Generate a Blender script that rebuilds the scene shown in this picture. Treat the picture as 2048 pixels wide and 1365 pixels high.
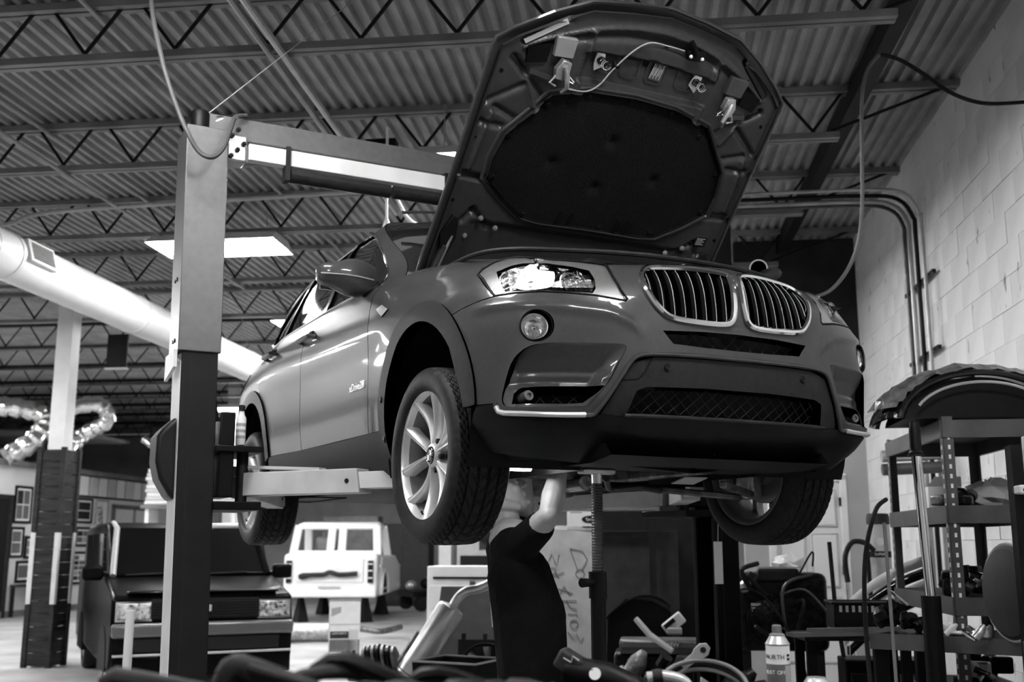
import bpy, bmesh, math, random
import numpy as np
from math import pi, sin, cos, radians as R
from mathutils import Vector, Matrix, geometry
random.seed(7)
for o in list(bpy.data.objects): bpy.data.objects.remove(o, do_unlink=True)
scene = bpy.context.scene
COL = scene.collection
# ---------------------------------------------------------------- camera
CAM = Vector((-2.52, -3.95, 1.40)); LIFT = 1.487; BYAW = R(33.8)
cd = bpy.data.cameras.new('camera'); cam = bpy.data.objects.new('camera', cd); COL.objects.link(cam)
cam.location = CAM; cam.rotation_euler = (R(90 + 10.758), 0, -R(26.9))
cd.sensor_width = 36; cd.lens = 2150 / 2048 * 36; cd.clip_start = .05; cd.clip_end = 200
cd.dof.use_dof = True; cd.dof.focus_distance = 4.1; cd.dof.aperture_fstop = 3.2
scene.camera = cam
# ---------------------------------------------------------------- world, exposure
w = bpy.data.worlds.new('world'); scene.world = w; w.use_nodes = True
w.node_tree.nodes['Background'].inputs[0].default_value = (.9, .9, .9, 1)
w.node_tree.nodes['Background'].inputs[1].default_value = .30
vs = scene.view_settings; vs.view_transform = 'Standard'; vs.look = 'None'; vs.exposure = 0.15; vs.gamma = 1; vs.use_curve_mapping = False
LAMP = 120.0
# building frame: origin at the camera's foot, u to the right along the joists, v along the hall
BF = Vector((sin(BYAW), cos(BYAW), 0)); BR = Vector((cos(BYAW), -sin(BYAW), 0))
def BW(u, v, z=0): return Vector((CAM.x, CAM.y, 0)) + BR * u + BF * v + Vector((0, 0, z))
# ---------------------------------------------------------------- materials
MATS = {}
def mat(name, g, rough=.5, metal=0, var=.12, scale=6, bump=0, bscale=40, emit=0, spec=.5, coat=0, stretch=None, trans=0, ior=1.45, coords='Object', dark=None):
    if name in MATS: return MATS[name]
    if g < .06 and spec == .5: spec = .14
    m = bpy.data.materials.new(name); m.use_nodes = True; nt = m.node_tree; N = nt.nodes; L = nt.links
    b = N['Principled BSDF']; b.inputs['Roughness'].default_value = rough; b.inputs['Metallic'].default_value = metal
    b.inputs['Specular IOR Level'].default_value = spec; b.inputs['Coat Weight'].default_value = coat; b.inputs['Coat Roughness'].default_value = .03
    b.inputs['Transmission Weight'].default_value = trans; b.inputs['IOR'].default_value = ior
    b.inputs['Base Color'].default_value = (g, g, g, 1)
    if var or bump:
        tc = N.new('ShaderNodeTexCoord'); mp = N.new('ShaderNodeMapping'); L.new(tc.outputs[coords], mp.inputs[0])
        if stretch: mp.inputs['Scale'].default_value = stretch
    if var:
        nz = N.new('ShaderNodeTexNoise'); nz.inputs['Scale'].default_value = scale; nz.inputs['Detail'].default_value = 6
        cr = N.new('ShaderNodeValToRGB'); L.new(mp.outputs[0], nz.inputs['Vector']); L.new(nz.outputs['Fac'], cr.inputs[0])
        lo = max(0, g * (1 - var)); hi = min(1, g * (1 + var)); lo = lo if dark is None else dark
        cr.color_ramp.elements[0].position = .32; cr.color_ramp.elements[1].position = .68
        cr.color_ramp.elements[0].color = (lo, lo, lo, 1); cr.color_ramp.elements[1].color = (hi, hi, hi, 1)
        L.new(cr.outputs[0], b.inputs['Base Color'])
    if bump:
        n2 = N.new('ShaderNodeTexNoise'); n2.inputs['Scale'].default_value = bscale; n2.inputs['Detail'].default_value = 4; L.new(mp.outputs[0], n2.inputs['Vector'])
        bp = N.new('ShaderNodeBump'); bp.inputs['Strength'].default_value = bump; bp.inputs['Distance'].default_value = .01
        L.new(n2.outputs['Fac'], bp.inputs['Height']); L.new(bp.outputs[0], b.inputs['Normal'])
    if emit:
        b.inputs['Emission Color'].default_value = (1, 1, 1, 1); b.inputs['Emission Strength'].default_value = emit
    MATS[name] = m; return m
mat('deck', .30, .55, 0, .22, 3, .05, 30)
mat('steel_dark', .014, .5, .3, .3, 5); mat('steel_mid', .07, .45, .4, .3, 5); mat('steel_light', .36, .4, .4, .2, 6)
mat('galv', .55, .35, .7, .15, 8); mat('chrome', .85, .08, 1, 0); mat('alu', .72, .34, .65, .08, 12)
mat('white_paint', .8, .45, 0, .06, 5); mat('cream_paint', .62, .5, 0, .1, 6); mat('black_plastic', .005, .42, 0, .3, 20, .12, 300); mat('black_gloss', .008, .08, 0, 0, spec=.6)
mat('rubber', .014, .55, 0, .3, 30, .1, 200); mat('black_steel', .004, .35, .2, .3, 10); mat('dark_grey', .025, .55, 0, .2, 10); mat('mid_grey', .12, .55, 0, .15, 8); mat('light_grey', .42, .5, 0, .1, 8)
mat('paper', .85, .7, 0, .04, 10); mat('card', .5, .8, 0, .12, 8, .1, 60); mat('ink', .01, .6, 0, 0); mat('ink_grey', .12, .6, 0, 0)
mat('concrete', .40, .38, 0, .35, 1.3, .12, 25); mat('tube', .9, .5, 0, 0, emit=LAMP)
mat('foil', .8, .22, 1, .1, 20, 1.0, 9); mat('grease', .008, .3, .5, .8, 25, .3, 60); mat('cast_metal', .16, .42, .7, .5, 18, .5, 50); mat('cast_light', .42, .35, .7, .35, 18, .4, 50)
mat('wood_dark', .022, .6, 0, .45, 4, .25, 20, stretch=(1, 1, 8)); mat('wood_mid', .16, .6, 0, .3, 4, .2, 20); mat('ply', .5, .6, 0, .2, 3)
mat('cable', .05, .45, 0, 0); mat('hose_grey', .10, .4, 0, .1, 8); mat('plastic_clear', .7, .15, 0, .1, 6)
# ---------------------------------------------------------------- mesh builder
class MB:
    def __init__(s): s.v = []; s.f = []; s.n = None
    def add(s, vs, fs):
        k = len(s.v); s.v += [tuple(map(float, p)) for p in vs]; s.f += [tuple(i + k for i in f) for f in fs]; return s
    def box(s, c, d, rot=None):
        x, y, z = d[0] / 2, d[1] / 2, d[2] / 2
        P = [Vector(p) for p in ((-x, -y, -z), (x, -y, -z), (x, y, -z), (-x, y, -z), (-x, -y, z), (x, -y, z), (x, y, z), (-x, y, z))]
        if rot is not None:
            M = rot if isinstance(rot, Matrix) else Matrix.Rotation(rot, 3, 'Z')
            P = [M @ p for p in P]
        C = Vector(c)
        return s.add([p + C for p in P], [(3, 2, 1, 0), (4, 5, 6, 7), (0, 1, 5, 4), (1, 2, 6, 5), (2, 3, 7, 6), (3, 0, 4, 7)])
    def bb(s, a, b): return s.box([(p + q) / 2 for p, q in zip(a, b)], [abs(q - p) for p, q in zip(a, b)])
    def bar(s, p, q, wd, ht, up=(0, 0, 1)):
        p = Vector(p); q = Vector(q); d = (q - p); L = d.length; d.normalize(); u = Vector(up)
        if abs(d.dot(u)) > .99: u = Vector((0, 1, 0))
        r = d.cross(u).normalized(); u = r.cross(d)
        return s.box((p + q) / 2, (wd, L, ht), Matrix((r, d, u)).transposed())
    def tube(s, pts, r, n=10, cap=True, closed=False):
        pts = [Vector(p) for p in pts]; m = len(pts); rr = r if hasattr(r, '__len__') else [r] * m
        rings = []; up = None
        for i, p in enumerate(pts):
            a = pts[(i - 1) % m] if (i > 0 or closed) else p; b = pts[(i + 1) % m] if (i < m - 1 or closed) else p
            t = (b - a).normalized()
            if up is None: up = Vector((0, 0, 1)) if abs(t.z) < .9 else Vector((1, 0, 0))
            x = t.cross(up)
            if x.length < 1e-5: x = t.orthogonal()
            x.normalize(); y = x.cross(t).normalized(); up = y
            rings.append([p + (x * cos(2 * pi * k / n) + y * sin(2 * pi * k / n)) * rr[i] for k in range(n)])
        V = [q for g in rings for q in g]; F = []
        for i in range(m if closed else m - 1):
            j = (i + 1) % m
            for k in range(n): F.append((i * n + k, i * n + (k + 1) % n, j * n + (k + 1) % n, j * n + k))
        if cap and not closed: F.append(tuple(range(n - 1, -1, -1))); F.append(tuple((m - 1) * n + k for k in range(n)))
        return s.add(V, F)
    def cyl(s, p, q, r, n=16, r2=None): return s.tube([p, q], [r, r if r2 is None else r2], n)
    def lathe(s, prof, c=(0, 0, 0), ax=(0, 0, 1), n=24, cap=True):
        c = Vector(c); a = Vector(ax).normalized(); x = a.orthogonal().normalized(); y = a.cross(x); m = len(prof)
        V = [c + a * h + (x * cos(2 * pi * k / n) + y * sin(2 * pi * k / n)) * r for r, h in prof for k in range(n)]; F = []
        for i in range(m - 1):
            for k in range(n): F.append((i * n + k, i * n + (k + 1) % n, (i + 1) * n + (k + 1) % n, (i + 1) * n + k))
        if cap:
            if prof[0][0] > 1e-5: F.append(tuple(range(n - 1, -1, -1)))
            if prof[-1][0] > 1e-5: F.append(tuple((m - 1) * n + k for k in range(n)))
        return s.add(V, F)
    def prism(s, poly, h0, h1, fr=None):
        """poly in local (a,b), extruded along c from h0 to h1; fr=(origin,ea,eb,ec)"""
        O, ea, eb, ec = [Vector(q) for q in (fr or ((0, 0, 0), (1, 0, 0), (0, 1, 0), (0, 0, 1)))]
        n = len(poly); V = [O + ea * a + eb * b + ec * h for h in (h0, h1) for a, b in poly]
        ar = sum(poly[i][0] * poly[(i + 1) % n][1] - poly[(i + 1) % n][0] * poly[i][1] for i in range(n))
        F = [tuple(range(n - 1, -1, -1)), tuple(range(n, 2 * n))] + [(i, (i + 1) % n, n + (i + 1) % n, n + i) for i in range(n)]
        return s.add(V, F)
    def grid(s, P, flip=False):
        P = np.asarray(P); a, b = P.shape[:2]; F = []
        for i in range(a - 1):
            for j in range(b - 1):
                q = (i * b + j, (i + 1) * b + j, (i + 1) * b + j + 1, i * b + j + 1); F.append(q[::-1] if flip else q)
        return s.add(P.reshape(-1, 3), F)
    def sphere(s, c, r, n=12, m=8):
        r = r if hasattr(r, '__len__') else (r, r, r); c = Vector(c); V = []; F = []
        for i in range(m + 1):
            t = pi * i / m
            for k in range(n): V.append((c.x + r[0] * sin(t) * cos(2 * pi * k / n), c.y + r[1] * sin(t) * sin(2 * pi * k / n), c.z + r[2] * cos(t)))
        for i in range(m):
            for k in range(n): F.append((i * n + k, (i + 1) * n + k, (i + 1) * n + (k + 1) % n, i * n + (k + 1) % n))
        return s.add(V, F)
    def mesh(s, name, smooth=30):
        me = bpy.data.meshes.new(name); me.from_pydata(s.v, [], s.f); me.validate()
        bm = bmesh.new(); bm.from_mesh(me); bmesh.ops.remove_doubles(bm, verts=bm.verts, dist=1e-6)
        if s.n is None: bmesh.ops.recalc_face_normals(bm, faces=bm.faces)
        bm.to_mesh(me); bm.free()
        if smooth:
            me.polygons.foreach_set('use_smooth', [True] * len(me.polygons)); me.set_sharp_from_angle(angle=R(smooth))
        return me
    def obj(s, name, m, parent=None, smooth=30, bevel=0, seg=2, sub=0):
        o = bpy.data.objects.new(name, s.mesh(name, smooth)); COL.objects.link(o)
        o.data.materials.append(MATS[m] if isinstance(m, str) else m); o.parent = parent
        if bevel:
            b = o.modifiers.new('bevel', 'BEVEL'); b.width = bevel; b.segments = seg; b.limit_method = 'ANGLE'; b.angle_limit = R(40)
        if sub:
            b = o.modifiers.new('sub', 'SUBSURF'); b.levels = sub; b.render_levels = sub
        return o
def tag(o, label=None, cat=None, group=None, kind=None):
    if label: o['label'] = label
    if cat: o['category'] = cat
    if group: o['group'] = group
    if kind: o['kind'] = kind
    return o
def thing(name, label, cat, loc=(0, 0, 0), rz=0, group=None):
    o = bpy.data.objects.new(name, None); COL.objects.link(o); o.empty_display_size = .1
    o.location = loc; o.rotation_euler = (0, 0, rz); return tag(o, label, cat, group)
def bthing(name, label, cat, u, v, z=0, group=None, rz=0): return thing(name, label, cat, BW(u, v, z), -BYAW + rz, group)
def bplace(o, u, v, z=0, rz=0): o.location = BW(u, v, z); o.rotation_euler = (0, 0, -BYAW + rz); return o
def cpy(o, parent=None):
    c = o.copy(); COL.objects.link(c); c.parent = parent
    for ch in o.children: cpy(ch, c)
    return c
def crom(P, n=6, closed=True):
    P = [np.array(p, float) for p in P]; m = len(P); out = []
    for i in range(m if closed else m - 1):
        g = (lambda k: P[k % m]) if closed else (lambda k: P[min(max(k, 0), m - 1)])
        a, b, c, d = g(i - 1), g(i), g(i + 1), g(i + 2)
        for k in range(n):
            t = k / n; out.append(.5 * (2 * b + (c - a) * t + (2 * a - 5 * b + 4 * c - d) * t * t + (3 * b - a - 3 * c + d) * t ** 3))
    if not closed: out.append(P[-1])
    return out
def text(body, size, m, parent, loc, rot, name='lettering', ext=.0006, ax='CENTER', shear=0):
    cu = bpy.data.curves.new(name, 'FONT'); cu.body = body; cu.size = size; cu.extrude = ext; cu.align_x = ax; cu.align_y = 'CENTER'; cu.shear = shear; cu.resolution_u = 3
    t = bpy.data.objects.new(name, cu); COL.objects.link(t); dg = bpy.context.evaluated_depsgraph_get()
    me = bpy.data.meshes.new_from_object(t.evaluated_get(dg)); bpy.data.objects.remove(t, do_unlink=True); bpy.data.curves.remove(cu)
    o = bpy.data.objects.new(name, me); COL.objects.link(o); me.materials.clear(); me.materials.append(MATS[m]); o.parent = parent
    if isinstance(rot, Matrix): o.matrix_local = Matrix.Translation(loc) @ rot.to_4x4()
    else: o.location = loc; o.rotation_euler = rot
    return o
def frame3(ex, ey):   # rotation whose x axis is ex, y axis ey
    ex = Vector(ex).normalized(); ez = ex.cross(Vector(ey)).normalized(); ey = ez.cross(ex); return Matrix((ex, ey, ez)).transposed()
# ================================================================ ROOM
HD = 4.70            # top chord height / underside of the deck
UR = 2.33            # right wall
def struct(o): o['kind'] = 'structure'; return o
# floor
m = MB().bb((-20, -6, -.1), (6, 32, 0)); struct(bplace(m.obj('floor', 'concrete'), 0, 0))
# corrugated deck (ribs run along v)
prof = []; u = -20.0
while u < UR + .02: prof += [(u, HD + .004), (u + .035, HD + .004), (u + .05, HD + .042), (u + .085, HD + .042)]; u += .10
V0, V1 = -4.0, 31.0
P = np.array([[(a, v, b) for v in (V0, V1)] for a, b in prof]); m = MB().grid(P)
P2 = P.copy(); P2[:, :, 2] = HD + .08; m.grid(P2); struct(bplace(m.obj('ceiling', 'deck', smooth=0), 0, 0))
# joists, 1.83 m apart
mat('chord', .20, .5, .2, .3, 3)
def make_joist(v, u0, u1, parts=True, n=None):
    j = bthing('roof_joist', 'open web steel roof joist', 'joist', 0, v, HD, 'roof joists under the deck')
    MB().bb((u0, -.055, -.05), (u1, -.01, -.002)).bb((u0, .01, -.05), (u1, .055, -.002)).obj('top_chord', 'chord', j)
    MB().bb((u0 + .5, -.05, -.40), (u1 - .85, -.008, -.355)).bb((u0 + .5, .008, -.40), (u1 - .85, .05, -.355)).obj('bottom_chord', 'chord', j)
    u = u1 - 1.0; P = .58; proto = None; st = MB(); k = 0
    MB().tube([(u1 - .1, 0, -.04), (u1 - 1.0, 0, -.37)], .012, 6).obj('end_web', 'steel_dark', j)
    a = MB().tube([(0, 0, -.37), (-P * .44, 0, -.03)], .012, 6).mesh('web'); b = MB().tube([(-.06, 0, -.37), (P * .44 - .06, 0, -.03)], .012, 6).mesh('web')
    for q in (a, b): q.materials.append(MATS['steel_dark'])
    while u > u0 + .6:
        for me in (a, b):
            o = bpy.data.objects.new('web_rod', me); COL.objects.link(o); o.parent = j; o.location = (u, 0, 0)
        u -= P
    return j
ORD = 'first second third fourth fifth sixth seventh eighth ninth tenth eleventh twelfth'.split()
JV = [1.76 * 3.3 + 1.83 * k for k in range(-3, 13)]
for k, v in enumerate(JV):
    if k < 2: continue
    full = k <= 7
    if full:
        j = make_joist(v, -7.5 - .9 * (k - 3), UR - .01)
        j['label'] = ['', '', 'steel roof joist nearest overhead, above the open hood', 'nearest full steel roof joist, crossing above the hood top', 'roof joist crossing just behind the top of the lift post', 'roof joist behind the lift beam at mid ceiling', 'roof joist level with the lit fluorescent fixture', 'roof joist just behind the lit fluorescent fixture'][k]
    else:
        j = bthing('roof_joist', '%s far roof joist beyond the lit fluorescent fixture, counted from the front' % ORD[k - 8], 'joist', 0, v, HD, 'far roof joists')
        u0, u1 = -17, (UR if v < 11.5 else -.5)
        MB().bb((u0, -.05, -.05), (u1, .05, -.002)).obj('top_chord', 'steel_dark', j); MB().bb((u0, -.05, -.40), (u1, .05, -.36)).obj('bottom_chord', 'steel_mid', j)
        mm = MB(); u = u1 - .3
        while u > u0: mm.tube([(u, 0, -.38), (u - .25, 0, -.03)], .012, 5).tube([(u - .06, 0, -.38), (u + .22, 0, -.03)], .012, 5); u -= .58
        tag(mm.obj('web_rods', 'steel_dark', j), kind='stuff')
# right wall of painted block: courses with recessed joints
wallw = mat('wall_white', .80, .6, 0, .10, 1.5, .5, 14)
nt_ = wallw.node_tree; N_ = nt_.nodes; cr_ = [n for n in N_ if n.type == 'VALTORGB'][0]; vz_ = N_.new('ShaderNodeTexNoise'); vz_.inputs['Scale'].default_value = 9; vz_.inputs['Detail'].default_value = 5; gm_ = N_.new('ShaderNodeNewGeometry'); mp_ = N_.new('ShaderNodeMapping'); mp_.inputs['Scale'].default_value = (1.6, 1.6, .55); rp_ = N_.new('ShaderNodeValToRGB'); rp_.color_ramp.elements[0].position = .26; rp_.color_ramp.elements[1].position = .33; rp_.color_ramp.elements[0].color = (.12, .12, .12, 1); mx_ = N_.new('ShaderNodeMix'); mx_.data_type = 'RGBA'; mx_.blend_type = 'MULTIPLY'; mx_.inputs['Factor'].default_value = 1
nt_.links.new(gm_.outputs['Position'], mp_.inputs[0]); nt_.links.new(mp_.outputs[0], vz_.inputs['Vector']); nt_.links.new(vz_.outputs['Fac'], rp_.inputs[0]); nt_.links.new(cr_.outputs[0], mx_.inputs['A']); nt_.links.new(rp_.outputs[0], mx_.inputs['B']); nt_.links.new(mx_.outputs['Result'], N_['Principled BSDF'].inputs['Base Color'])
mat('mortar', .80, .7, 0, .1, 5)
wr = MB().bb((0, -6, 0), (.2, 11.7, HD)).obj('wall_right', 'mortar'); struct(bplace(wr, UR + .011, 0))
bl, bh = .41, .205
me = MB().box((0, 0, 0), (.03, bl - .003, bh - .003)).mesh('brick', 0); me.materials.append(wallw)
rng = random.Random(3); cnt = 0; rest = MB()
for r_ in range(23):
    for c_ in range(45):
        v = -5.6 + c_ * bl + (bl / 2 if r_ % 2 else 0); z = bh * (r_ + .5)
        if v + bl / 2 > 11.7: continue
        if 3.3 < v < 10.2 and .9 < z < 4.6 and cnt < 300:
            o = bpy.data.objects.new('brick', me); COL.objects.link(o); o.parent = wr; o.location = (rng.uniform(-.003, .003), v, z); cnt += 1
        else: rest.box((rng.uniform(-.002, .002), v, z), (.03, bl - .003, bh - .003))
tag(rest.obj('bricks', wallw, wr, smooth=0), kind='stuff')
# back wall beside the door: grey lower, shade of the upper part painted into its colour
mat('wall_shaded', .03, .7, 0, .3, 4); mat('wall_grey', .42, .6, 0, .08, 3)
wb = MB().bb((1.05, 0, 2.75), (UR + .2, .15, HD)).obj('wall_back', 'wall_shaded'); struct(bplace(wb, 0, 11.7))
MB().bb((1.05, 0, 0), (1.36, .15, 2.75)).bb((2.05, 0, 0), (UR + .2, .15, 2.75)).bb((1.36, 0, 2.12), (2.05, .15, 2.75)).obj('lower_panel', 'wall_grey', wb)
# far walls
mat('wall_far', .35, .7, 0, .15, 1.5); mat('wall_office', .82, .6, 0, .06, 1)
struct(bplace(MB().bb((-20, 0, 0), (3, .2, HD)).obj('wall_far', 'wall_far'), 0, 31))
struct(bplace(MB().bb((-.2, -6, 0), (0, 37, HD)).obj('wall_left', 'wall_far'), -19.8, 0))
# ================================================================ fluorescent fixtures
def fixture(u, v, label, z=4.18, rz=0, ln=1.24, lit=True, group=None, wd=.60):
    f = bthing('fluorescent_fixture', label, 'light fixture', u, v, z, group, rz)
    h = wd / 2
    MB().add([(-ln / 2, -h, 0), (ln / 2, -h, 0), (ln / 2, h, 0), (-ln / 2, h, 0), (-ln / 2 + .02, -h * .62, .10), (ln / 2 - .02, -h * .62, .10), (ln / 2 - .02, h * .62, .10), (-ln / 2 + .02, h * .62, .10)],
             [(0, 1, 5, 4), (1, 2, 6, 5), (2, 3, 7, 6), (3, 0, 4, 7), (4, 5, 6, 7)]).obj('reflector_housing', 'white_paint', f, 0)
    for k in range(4):
        y = (k - 1.5) * wd * .22
        MB().tube([(-ln / 2 + .03, y, .03), (ln / 2 - .03, y, .03)], .016, 6).obj('fluorescent_tube', 'tube' if lit else 'white_paint', f)
    for s in (-1, 1): MB().tube([(s * ln * .36, 0, .10), (s * ln * .36, 0, HD - z - .02)], .004, 5).obj('hanger_wire', 'steel_light', f)
    return f
fixture(-3.95, 9.5, 'lit fluorescent fixture right behind the lift post')
fixture(-.98, 7.55, 'lit fluorescent fixture half hidden by the left edge of the hood')
fixture(-4.0, 13.1, 'lit fluorescent fixture above the rear roof edge of the raised vehicle')
fixture(-8.6, 21.5, 'small distant lit fixture low beside the lift post')
OUT = 'added unseen fluorescent fixtures that brighten the hall'  # fill fixtures added to brighten the left and the back, none seen
for u, v in ((-2.0, 3.6), (-2.0, -.2), (-6.8, 6.3), (.9, 2.0), (-9.2, 7.4), (-12., 8.5), (-9.6, 11.2), (-9.6, 13.6), (-11.6, 16.4), (-14.2, 20.5), (-10.6, 12.4), (-12.6, 18.4), (-11.0, 9.6), (-4.2, 14.95), (-1.4, 11.1), (-5.36, 17.7)): fixture(u, v, 'added fluorescent ceiling fixture, unseen, for more light', group=OUT)
fixture(-6.32, 14.66, 'added unseen fluorescent fixture behind the lift post', rz=pi / 2)  # added to light the far left, kept out of sight
fixture(-6.85, 21.6, 'added unseen distant fluorescent fixture behind the raised vehicle')  # added to light the distance, kept out of sight
# ================================================================ SUV body surface (plan outline + inward offset profiles)
def pchip(xs,ys):
    xs=np.asarray(xs,float);ys=np.asarray(ys,float);h=np.diff(xs);dl=np.diff(ys)/h
    m=np.zeros(len(xs))
    for i in range(1,len(xs)-1):
        if dl[i-1]*dl[i]>0:
            w1=2*h[i]+h[i-1];w2=h[i]+2*h[i-1];m[i]=(w1+w2)/(w1/dl[i-1]+w2/dl[i])
    m[0]=dl[0];m[-1]=dl[-1]
    def f(x):
        x=np.asarray(x,float);i=np.clip(np.searchsorted(xs,x)-1,0,len(h)-1)
        t=(x-xs[i])/h[i]
        t2=np.clip(t,-.5,1.5)
        r=(1+2*t2)*(1-t2)**2*ys[i]+t2*(1-t2)**2*h[i]*m[i]+t2*t2*(3-2*t2)*ys[i+1]+t2*t2*(t2-1)*h[i]*m[i+1]
        return r
    return f
def cspline(xs,ys):
    # natural cubic spline
    xs=np.asarray(xs,float);ys=np.asarray(ys,float);n=len(xs);h=np.diff(xs)
    A=np.zeros((n,n));b=np.zeros(n);A[0,0]=A[-1,-1]=1
    for i in range(1,n-1):
        A[i,i-1]=h[i-1];A[i,i]=2*(h[i-1]+h[i]);A[i,i+1]=h[i];b[i]=6*((ys[i+1]-ys[i])/h[i]-(ys[i]-ys[i-1])/h[i-1])
    M=np.linalg.solve(A,b)
    def f(x):
        x=np.asarray(x,float);i=np.clip(np.searchsorted(xs,x)-1,0,n-2);a=xs[i+1]-x;c=x-xs[i]
        return M[i]*a**3/(6*h[i])+M[i+1]*c**3/(6*h[i])+(ys[i]/h[i]-M[i]*h[i]/6)*a+(ys[i+1]/h[i]-M[i+1]*h[i]/6)*c
    return f
PL=np.array([(0,-.850),(.15,-.847),(.30,-.836),(.43,-.815),(.57,-.775),(.70,-.722),(.79,-.665),(.86,-.575),(.905,-.45),(.928,-.30),(.938,-.10),(.94,.2),(.94,.8),(.94,1.5),(.94,2.2),(.935,2.8),(.92,3.2),(.88,3.45),(.78,3.63),(.55,3.73),(.3,3.765),(0,3.775)])
_sl=np.concatenate([[0],np.cumsum(np.linalg.norm(np.diff(PL,axis=0),axis=1))])
_fx=cspline(_sl,PL[:,0]);_fy=cspline(_sl,PL[:,1]);SMAX=_sl[-1]
# profiles at stations (s), z-> inward offset
def S_of_y(y):  # s for side y
    ss=np.linspace(.6,_sl[-4],2000); return float(np.interp(y,_fy(ss),ss))
def S_of_x(x):
    ss=np.linspace(0,_sl[8],2000); return float(np.interp(x,_fx(ss),ss))
UP=[(1.10,.10),(1.20,.132),(1.35,.188),(1.48,.243),(1.56,.285),(1.60,.325),(1.63,.40),(1.648,.50)]
PR=[(0.,[(.18,.40),(.22,.26),(.26,.15),(.30,.085),(.366,.05),(.45,.03),(.53,.015),(.62,.008),(.73,.003),(.82,.010),(.90,.028),(.94,.06),(.965,.11),(1.0,.25)]),
 (S_of_x(.45),[(.18,.40),(.22,.26),(.26,.15),(.30,.08),(.366,.045),(.46,.012),(.58,0),(.67,.002),(.75,.012),(.83,.035),(.90,.085),(.93,.12),(.955,.17),(1.0,.30)]),
 (S_of_x(.80),[(.18,.25),(.22,.17),(.26,.11),(.30,.055),(.388,.0),(.5,0),(.67,.005),(.75,.02),(.80,.04),(.86,.075),(.92,.12),(.95,.155),(1.0,.25)]),
 (S_of_y(-.40),[(.18,.17),(.22,.13),(.26,.08),(.30,.04),(.388,.0),(.5,0),(.67,.0),(.75,.008),(.80,.02),(.86,.04),(.92,.078),(.96,.12),(1.0,.19),(1.03,.30)]),
 (S_of_y(0.),[(.18,.10),(.22,.06),(.26,.03),(.30,.015),(.388,.0),(.5,0),(.67,-.004),(.75,-.008),(.82,0),(.88,.018),(.93,.045),(.97,.055),(1.0,.075),(1.03,.102),(1.06,.145),(1.085,.22)]),
 (S_of_y(.55),[(.18,.13),(.22,.10),(.27,.06),(.35,.035),(.45,.02),(.6,.008),(.75,.006),(.88,0),(.93,.008),(.97,.022),(1.01,.042),(1.05,.06),(1.09,.09),(1.13,.15),(1.15,.21)]),
 (S_of_y(1.2),[(.18,.13),(.22,.10),(.27,.06),(.35,.035),(.45,.02),(.6,.008),(.75,.006),(.88,.0),(.93,.006),(.97,.016),(1.01,.032),(1.05,.05),(1.09,.072),(1.13,.095)]+UP[1:]),
 (S_of_y(2.3),[(.18,.12),(.22,.09),(.27,.05),(.35,.025),(.45,.012),(.6,.002),(.75,.0),(.90,-.005),(.95,.0),(1.0,.012),(1.05,.03),(1.09,.055),(1.14,.09)]+[(z,d+.01) for z,d in UP[1:]]),
 (S_of_y(3.1),[(.18,.15),(.22,.12),(.27,.08),(.35,.04),(.45,.015),(.6,.0),(.75,.0),(.90,.01),(.97,.03),(1.05,.07),(1.09,.10)]+[(z+.0,d+.05) for z,d in UP]),
 (SMAX,[(.18,.25),(.22,.2),(.27,.1),(.35,.04),(.45,.02),(.6,.0),(.75,.03),(.90,.08),(.97,.10),(1.05,.13),(1.09,.16)]+[(z,.20+d*1.5) for z,d in UP])]
_ps=np.array([p[0] for p in PR]);_pf=[pchip([q[0] for q in p[1]],[q[1] for q in p[1]]) for p in PR]
_zt=[p[1][-1] for p in PR]
for i in range(len(PR)):
    zs=[q[0] for q in PR[i][1]]
    if zs[-1]<1.3:   # extend upward by linear so blending is defined
        pass
_ZG=np.linspace(.15,1.66,303)
_SG=np.linspace(0,SMAX,700)
def _mk():
    D=np.zeros((len(_ps),len(_ZG)))
    for i,f in enumerate(_pf):
        zs=[q[0] for q in PR[i][1]]
        z=_ZG.copy(); d=f(np.clip(z,zs[0],zs[-1]))
        over=z>zs[-1]; 
        if zs[-1]<1.3: d[over]=f(zs[-1])+ (z[over]-zs[-1])*1.2
        else: d[over]=f(zs[-1])+(z[over]-zs[-1])*4
        D[i]=d
    T=np.zeros((len(_SG),len(_ZG)))
    for k in range(len(_ZG)): T[:,k]=pchip(_ps,D[:,k])(_SG)
    # light smoothing
    for _ in range(3):
        T[:,1:-1]=.25*T[:,:-2]+.5*T[:,1:-1]+.25*T[:,2:]
        T[1:-1]=.25*T[:-2]+.5*T[1:-1]+.25*T[2:]
    return T
_T=_mk()
def off(s,z):
    s=np.clip(np.asarray(s,float),0,SMAX-1e-6);z=np.clip(np.asarray(z,float),_ZG[0],_ZG[-1]-1e-6)
    a=s/SMAX*(len(_SG)-1);b=(z-_ZG[0])/(_ZG[1]-_ZG[0]);i=np.clip(a.astype(int),0,len(_SG)-2);j=np.clip(b.astype(int),0,len(_ZG)-2);a=a-i;b=b-j
    return _T[i,j]*(1-a)*(1-b)+_T[i+1,j]*a*(1-b)+_T[i,j+1]*(1-a)*b+_T[i+1,j+1]*a*b
def wrap(s,z,side=-1,push=0.):
    """right side: side=-1 (x negative). push outward"""
    s=np.asarray(s,float);e=1e-3
    sg=np.sign(s)+(s==0); sa=np.abs(s)
    x=_fx(sa);y=_fy(sa);tx=_fx(sa+e)-_fx(sa-e);ty=_fy(sa+e)-_fy(sa-e);l=np.hypot(tx,ty);nx=ty/l;ny=-tx/l
    d=off(sa,z)-push
    return np.stack([side*sg*(x-nx*d),y-ny*d,np.asarray(z,float)+0*s],-1)
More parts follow.
